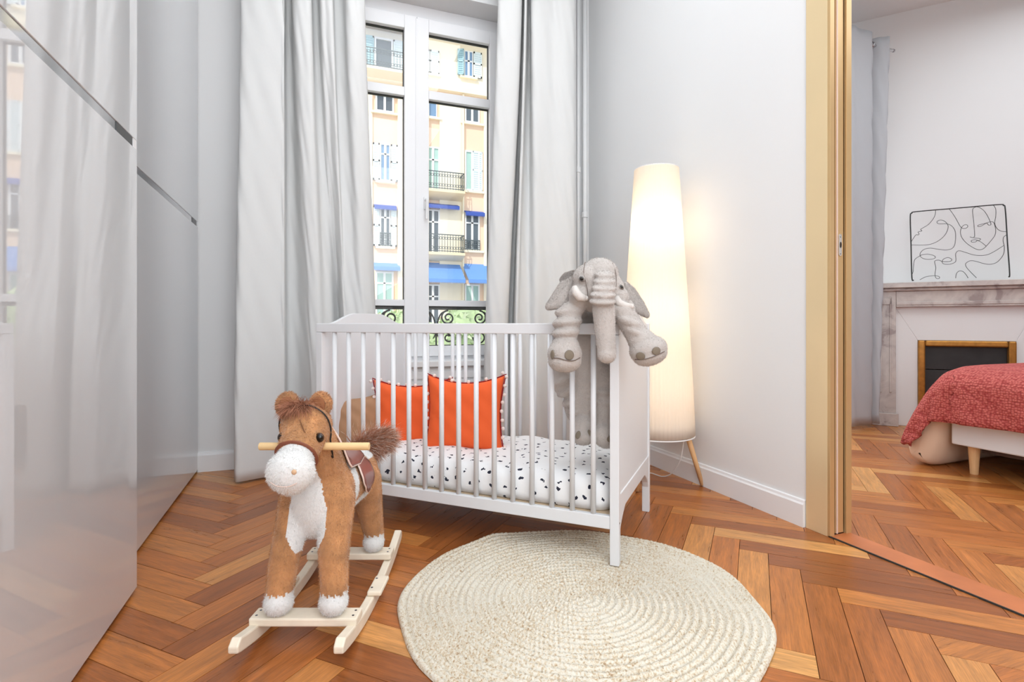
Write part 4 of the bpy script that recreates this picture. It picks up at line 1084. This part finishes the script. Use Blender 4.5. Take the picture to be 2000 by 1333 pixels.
# ================================================================== BEDROOM
FP0 = Vector((4.184, 2.972, 0)); fu = Vector((.645, -.764)); fn_ = Vector((.764, .645)); FRZ = math.atan2(fu.y, fu.x)
def fp(px, py, yy=0):
    A, B = ray(px); d = (fn_.x*FP0.x+fn_.y*FP0.y+yy)/(A*fn_.x+B*fn_.y)
    return (fu.x*(A*d-FP0.x)+fu.y*(B*d-FP0.y)), H-(py-HZ)/F*d
wg = empty('wall_chimney', FP0, FRZ, kind='structure')
MB().box(-.55, 2.6, .26, .36, 0, ZC).obj('plaster', M['wall'], wg)
fpl = empty('fireplace', FP0, FRZ, 'grey-pink marble fireplace surround with gold-framed black insert behind the bed', 'fireplace')
xr_end = fp(2140, 600)[0]
u0, _ = fp(1705, 700); u1, _ = fp(1750, 700); zsh = fp(1760, 553)[1]; zsl = fp(1760, 563)[1]; zfr = fp(1760, 600)[1]
Wt = fp(2092, 600)[0]
MB().box(u0-.03, Wt+.03, -.05, .26, zsl, zsh).obj('mantel_shelf', M['marble'], fpl, bevel=.004)
mb = MB(); mb.box(u0-.01, Wt+.01, -.02, .2, zsl-.025, zsl); mb.obj('shelf_moulding', M['marble'], fpl, bevel=.008)
MB().box(u1+.001, Wt-(u1-u0), 0, .2, zfr, zsl-.026).obj('frieze', M['marble'], fpl, bevel=.003)
for a, b in ((u0, u1), (Wt-(u1-u0), Wt)):
    pl = MB().box(a, b, 0, .2, .10, zsl-.026).obj('pilaster', M['marble'], fpl, bevel=.003)
    w = b-a; f = MB()
    for k in (.30, .72): f.box(a+w*k, a+w*(k+.09), -.007, .0, .26, zfr+.08)
    f.box(a+w*.30, a+w*.81, -.007, 0, zfr+.02, zfr+.07)
    f.obj('pilaster_moulding', M['marble'], pl, bevel=.003)
    MB().box(a-.015, b+.015, -.02, .2, 0, .10).obj('plinth', M['marble'], fpl, bevel=.004)
f = MB(); f.box(u1+.001, Wt-(u1-u0)-.001, -.006, .0, zfr+.015, zfr+.04); f.obj('frieze_moulding', M['marble'], fpl, bevel=.003)
gx0, gz1 = fp(1792, 665, .06); gx1, _ = fp(1984, 668, .06)
q0, q1 = u1+.002, Wt-(u1-u0)-.002
M['firewhite'] = mat('white_inner_surround', (232, 231, 230), .5)
mb = MB(); mb.prism([(q0, 0), (gx0, 0), (gx0, gz1), (q0, zfr)], lambda u, v, t: Vector((u, t, v)), .05, .2); mb.obj('inner_panel', M['firewhite'], fpl, bevel=.003)
mb = MB(); mb.prism([(q1, 0), (gx1, 0), (gx1, gz1), (q1, zfr)], lambda u, v, t: Vector((u, t, v)), .05, .2); mb.obj('inner_panel', M['firewhite'], fpl, bevel=.003)
mb = MB(); mb.prism([(q0, zfr), (gx0, gz1), (gx1, gz1), (q1, zfr)], lambda u, v, t: Vector((u, t, v)), .05, .2); mb.obj('inner_panel', M['firewhite'], fpl, bevel=.003)
g = .045
for (a, b, c, d_) in ((gx0, gx0+g, .02, gz1), (gx1-g, gx1, .02, gz1), (gx0+g, gx1-g, gz1-g, gz1)):
    mb = MB(); mb.box(a, b, .03, .08, c, d_); o = mb.obj('gold_frame', M['antiquegold'], fpl, bevel=.01)
zj = fp(1830, 722, .1)[1]
MB().box(gx0+g, gx1-g, .075, .1, zj+.003, gz1-g).obj('black_panel', M['black_panel'], fpl, bevel=.002)
MB().box(gx0+g, gx1-g, .075, .1, .02, zj-.003).obj('black_panel', M['black_panel'], fpl, bevel=.002)
# wire art on the shelf, leaning back on the wall
zs0 = zsh+.001
art = empty('wire_wall_art', FP0+Vector((0, 0, zs0)), FRZ, 'black wire line-art of faces in a rounded frame, standing on the mantel shelf', 'wall art')
def ap(zx, zy):
    px = 1740+zx/7.404; py = 380+zy/7.404
    u, z = fp(px, py, .12); z = max(z-zs0, .004)
    return (u, .10+.16*z, z)
strokes = [
 [(672,205),(665,270),(630,340),(560,420),(480,470),(445,495),(465,515),(410,530),(420,560),(410,575),(375,575),(340,620),(308,670)],
 [(308,725),(520,725),(640,695),(740,635),(810,560),(845,480),(845,425),(800,370),(740,352),(690,375),(700,405),(760,410),(830,410),(900,440),(945,510),(952,600),(935,720),(890,780),(800,800),(700,790),(580,772),(490,790),(435,840),(430,890),(470,925),(540,938),(620,930),(648,905),(620,880),(540,862),(460,870),(420,890),(350,940),(330,1020),(322,1110),(308,1150)],
 [(415,1238),(500,1195),(620,1178),(690,1190),(695,1215),(665,1222),(640,1200),(635,1150),(648,1060),(635,980),(650,955),(700,950),(750,970),(850,970),(885,945),(860,920),(820,912),(760,940),(745,985),(780,1008),(860,1008),(930,980),(945,940),(943,860),(970,820),(1010,812),(1100,840),(1200,872),(1300,882),(1400,870),(1500,825),(1645,735)],
 [(1695,575),(1650,610),(1640,670),(1652,750),(1640,850),(1590,930),(1520,990),(1430,1012),(1340,1000),(1240,970),(1160,958),(1100,985),(1080,1020),(1110,1080),(1230,1210)],
 [(930,1215),(945,1145),(990,1108),(1040,1118),(1080,1160),(1110,1212)],
 [(875,185),(950,300),(1010,420),(1045,470),(1090,480),(1130,460),(1130,430),(1090,425),(1045,465),(1025,540),(1045,620),(1110,700),(1200,765),(1270,795),(1330,790),(1380,755),(1440,690),(1520,590),(1540,510),(1530,430),(1510,385),(1465,380),(1400,400),(1290,430),(1290,452),(1340,440),(1410,400),(1440,430),(1470,425),(1470,395),(1430,290),(1370,200),(1290,155),(1230,175),(1215,230),(1225,400),(1230,590),(1210,605)],
 [(1160,605),(1220,622),(1310,632),(1290,660),(1230,648),(1180,660),(1185,682),(1240,680),(1270,660),(1330,690),(1392,745)],
 [(1525,130),(1555,190),(1550,300),(1530,400),(1560,480),(1620,520),(1695,528)]]
mb = MB()
for s_ in strokes: mb.tube(catmull([ap(*q) for q in s_], 4), .0019, 5)
mb.obj('line_drawing', M['wire'], art, smooth=True)
frp = [(325,1240),(300,1200),(300,700),(300,300),(325,250),(390,225),(1000,172),(1600,120),(1670,135),(1695,190),(1702,700),(1710,1150),(1690,1190)]
MB().tube(catmull([ap(*q) for q in frp], 5), .0042, 8).obj('wire_frame', M['wire'], art, smooth=True)
# bedroom curtain on a rod
YC = 2.93
zr = onY(1710, 90, YC).z; xe = onY(1744, 99, YC).x
rod = empty('curtain_rod', (xe, YC, zr), 0, 'thin steel curtain rod above the bedroom curtain', 'curtain rod')
MB().tube([(-1.6, 0, 0), (-.004, 0, 0), (0, 0, 0)], [.011, .011, .009], 12).obj('rod', M['chrome'], rod, smooth=False)
MB().tube([(-.0, 0, 0), (.012, 0, 0)], .013, 12).obj('end_cap', M['chrome'], rod)
x1c = xe-.03
def bcurt(xs, label, zt2):
    rows = 40; n = len(xs); vs = []
    P_ = catmull([Vector((x, y, 0)) for x, y, _ in xs], 6); Q_ = catmull([Vector((xb, y, 0)) for x, y, xb in xs], 6); n = len(P_)
    for r in range(rows+1):
        t = r/rows; z = zt2+(.03-zt2)*t
        for k in range(n):
            p = P_[k].lerp(Q_[k], t); w1 = .004*math.sin(z*17+k)+.003*math.sin(z*31+k*.6); vs.append((p.x-P_[0].x, p.y-YC+w1, z))
    fs = [[r*n+k, r*n+k+1, (r+1)*n+k+1, (r+1)*n+k] for r in range(rows) for k in range(n-1)]
    o = pydata('curtain', vs, fs, M['curtain2'], None, True); o.location = (P_[0].x, YC, 0); o.modifiers.new('s', 'SOLIDIFY').thickness = .003
    tag(o, label, 'curtain'); return o
def X_(px, Y=YC): return onY(px, 0, Y).x
bc = bcurt([(X_(1600), YC+.05, X_(1600)), (X_(1640), YC-.06, X_(1640)), (X_(1660), YC-.06, X_(1662)), (X_(1690), YC-.05, X_(1690)), (X_(1694), YC, X_(1690)), (X_(1696), YC+.06, X_(1692)), (X_(1702), YC+.06, X_(1694)), (X_(1712), YC-.02, X_(1698)), (X_(1722), YC-.055, X_(1702)), (X_(1727), YC-.03, X_(1705))], 'pale grey eyelet curtain hanging from the rod in the bedroom', zr+.06)
for px in (1665, 1702):
    mb = MB(); cx = X_(px)-bc.location.x
    mb.tube([(cx+.0, .022*math.cos(t), zr+.022*math.sin(t)) for t in np.linspace(0, 2*PI, 16, endpoint=False)], .005, 6, closed=True); mb.obj('eyelet', M['chrome'], bc, smooth=True)
# bed
XB = 3.25
bed = empty('bed', (XB, 1.885, 0), 0, 'white bed base on round tapered wooden legs in the next room', 'bed')
MB().box(0, 1.6, -1.9, 0, .150, .272).obj('bed_base', M['bedbase'], bed, bevel=.008)
for x, y in ((.06, -.075), (1.5, -.075), (.06, -1.8), (1.5, -1.8)):
    MB().tube([(x, y, 0), (x, y, .151)], [.018, .027], 16).obj('leg', M['beechleg'], bed, smooth=False)
MB().box(.01, 1.59, -1.88, -.01, .273, .40).obj('mattress', M['duvet'], bed, bevel=.02)
MB().box(.12, 1.5, -1.7, -.08, .11, .149).obj('slat_deck', M['darkbrown'], bed)
prof = [(.0, .50), (.4, .525), (1.0, .53), (1.6, .545), (1.8, .548), (1.90, .535), (1.99, .47), (2.08, .35), (2.17, .185), (2.205, .095), (2.18, .035), (2.12, .006), (2.03, .004), (1.975, .05), (1.935, .15), (1.905, .26), (1.8, .285), (1.0, .285), (.4, .285), (.0, .285)]
cy = sum(p[0] for p in prof)/len(prof); 
sq = lambda v: v if v < 1.88 else 1.88+(v-1.88)*.74
PF = [Vector((sq(p[0]), p[1], 0)) for p in prof]; PF = catmull(PF, 4, closed=True); npf = len(PF)
def inset(ps, a):
    out = []
    n = len(ps)
    for i in range(n):
        t = (ps[(i+1) % n]-ps[i-1]); t = t.normalized() if t.length > 1e-6 else Vector((1, 0, 0)); out.append(ps[i]+Vector((t.y, -t.x, 0))*a)
    return out
vs = []; fs = []
Xs = [(3.18, .075), (3.188, .045), (3.21, .02), (3.26, .004), (3.34, 0), (3.6, .004), (4.0, 0), (4.5, .004), (4.82, .01), (4.88, .04)]
for (x, a) in Xs:
    q = inset(PF, a)
    for i, p in enumerate(q): vs.append((x-XB+.006*math.sin(p.x*30+p.y*20)*(1 if x > 3.19 else .5)+(.03 if p.x > 1.9 and x < 3.3 else 0), p.x-1.885, max(.003, p.y)))
for r in range(len(Xs)-1):
    for k in range(npf): fs.append([r*npf+k, r*npf+(k+1) % npf, (r+1)*npf+(k+1) % npf, (r+1)*npf+k])
fs.append(list(range(npf))[::-1]); fs.append([(len(Xs)-1)*npf+k for k in range(npf)])
dv = pydata('duvet', vs, fs, M['duvet'], None, True); dv.location = (XB, 1.885, 0); tag(dv, 'beige duvet spilling over the foot of the bed to the floor', 'duvet')
# throw
top = [(.0, .512), (.5, .54), (1.0, .545), (1.6, .56), (1.8, .563), (1.91, .55), (2.005, .482), (2.097, .358), (2.187, .188), (2.205, .14)]
low = [(.0, .30), (.5, .295), (1.0, .285), (1.5, .28), (1.75, .276), (1.90, .272), (1.965, .26), (2.01, .195), (2.06, .15), (2.10, .118)]
T_ = catmull([Vector((sq(a), b, 0)) for a, b in top], 8); B_ = catmull([Vector((sq(a), b, 0)) for a, b in low], 8); vs = []; fs = []; nT = len(T_)
cross = [(4.9, 0, 0), (4.6, 0, 0), (4.2, 0, 0), (3.8, 0, 0), (3.5, 0, 0), (3.36, 0, .004), (3.27, 0, .018), (3.21, 0, .045), (3.18, .0, .085)]
for i in range(nT):
    for (x, a, dz) in cross: 
        sc = min(1, (T_[i].y-B_[i].y)/.2) if i < nT else 1
        vs.append((x-XB, T_[i].x-1.885-(dz*.35 if T_[i].x > 1.85 else 0), T_[i].y-dz*max(.25, sc)))
    last = Vector(vs[-1])
    for k in range(1, 9):
        t = k/8; tgt = Vector((3.165-XB, B_[i].x-1.885, B_[i].y)); p = last.lerp(tgt, t)
        p.x += .012*math.sin(i*.55)*t+.004*math.sin(i*1.3+k)
        vs.append(tuple(p))
nc = len(cross)+8
for i in range(nT-1):
    for k in range(nc-1): fs.append([i*nc+k, (i+1)*nc+k, (i+1)*nc+k+1, i*nc+k+1])
thr = pydata('throw_blanket', vs, fs, M['knit'], None, True); thr.location = (XB, 1.885, 0); s = thr.modifiers.new('s', 'SOLIDIFY'); s.thickness = .012; s.offset = 1
tag(thr, 'coral red knitted throw spread over the end of the bed', 'throw')
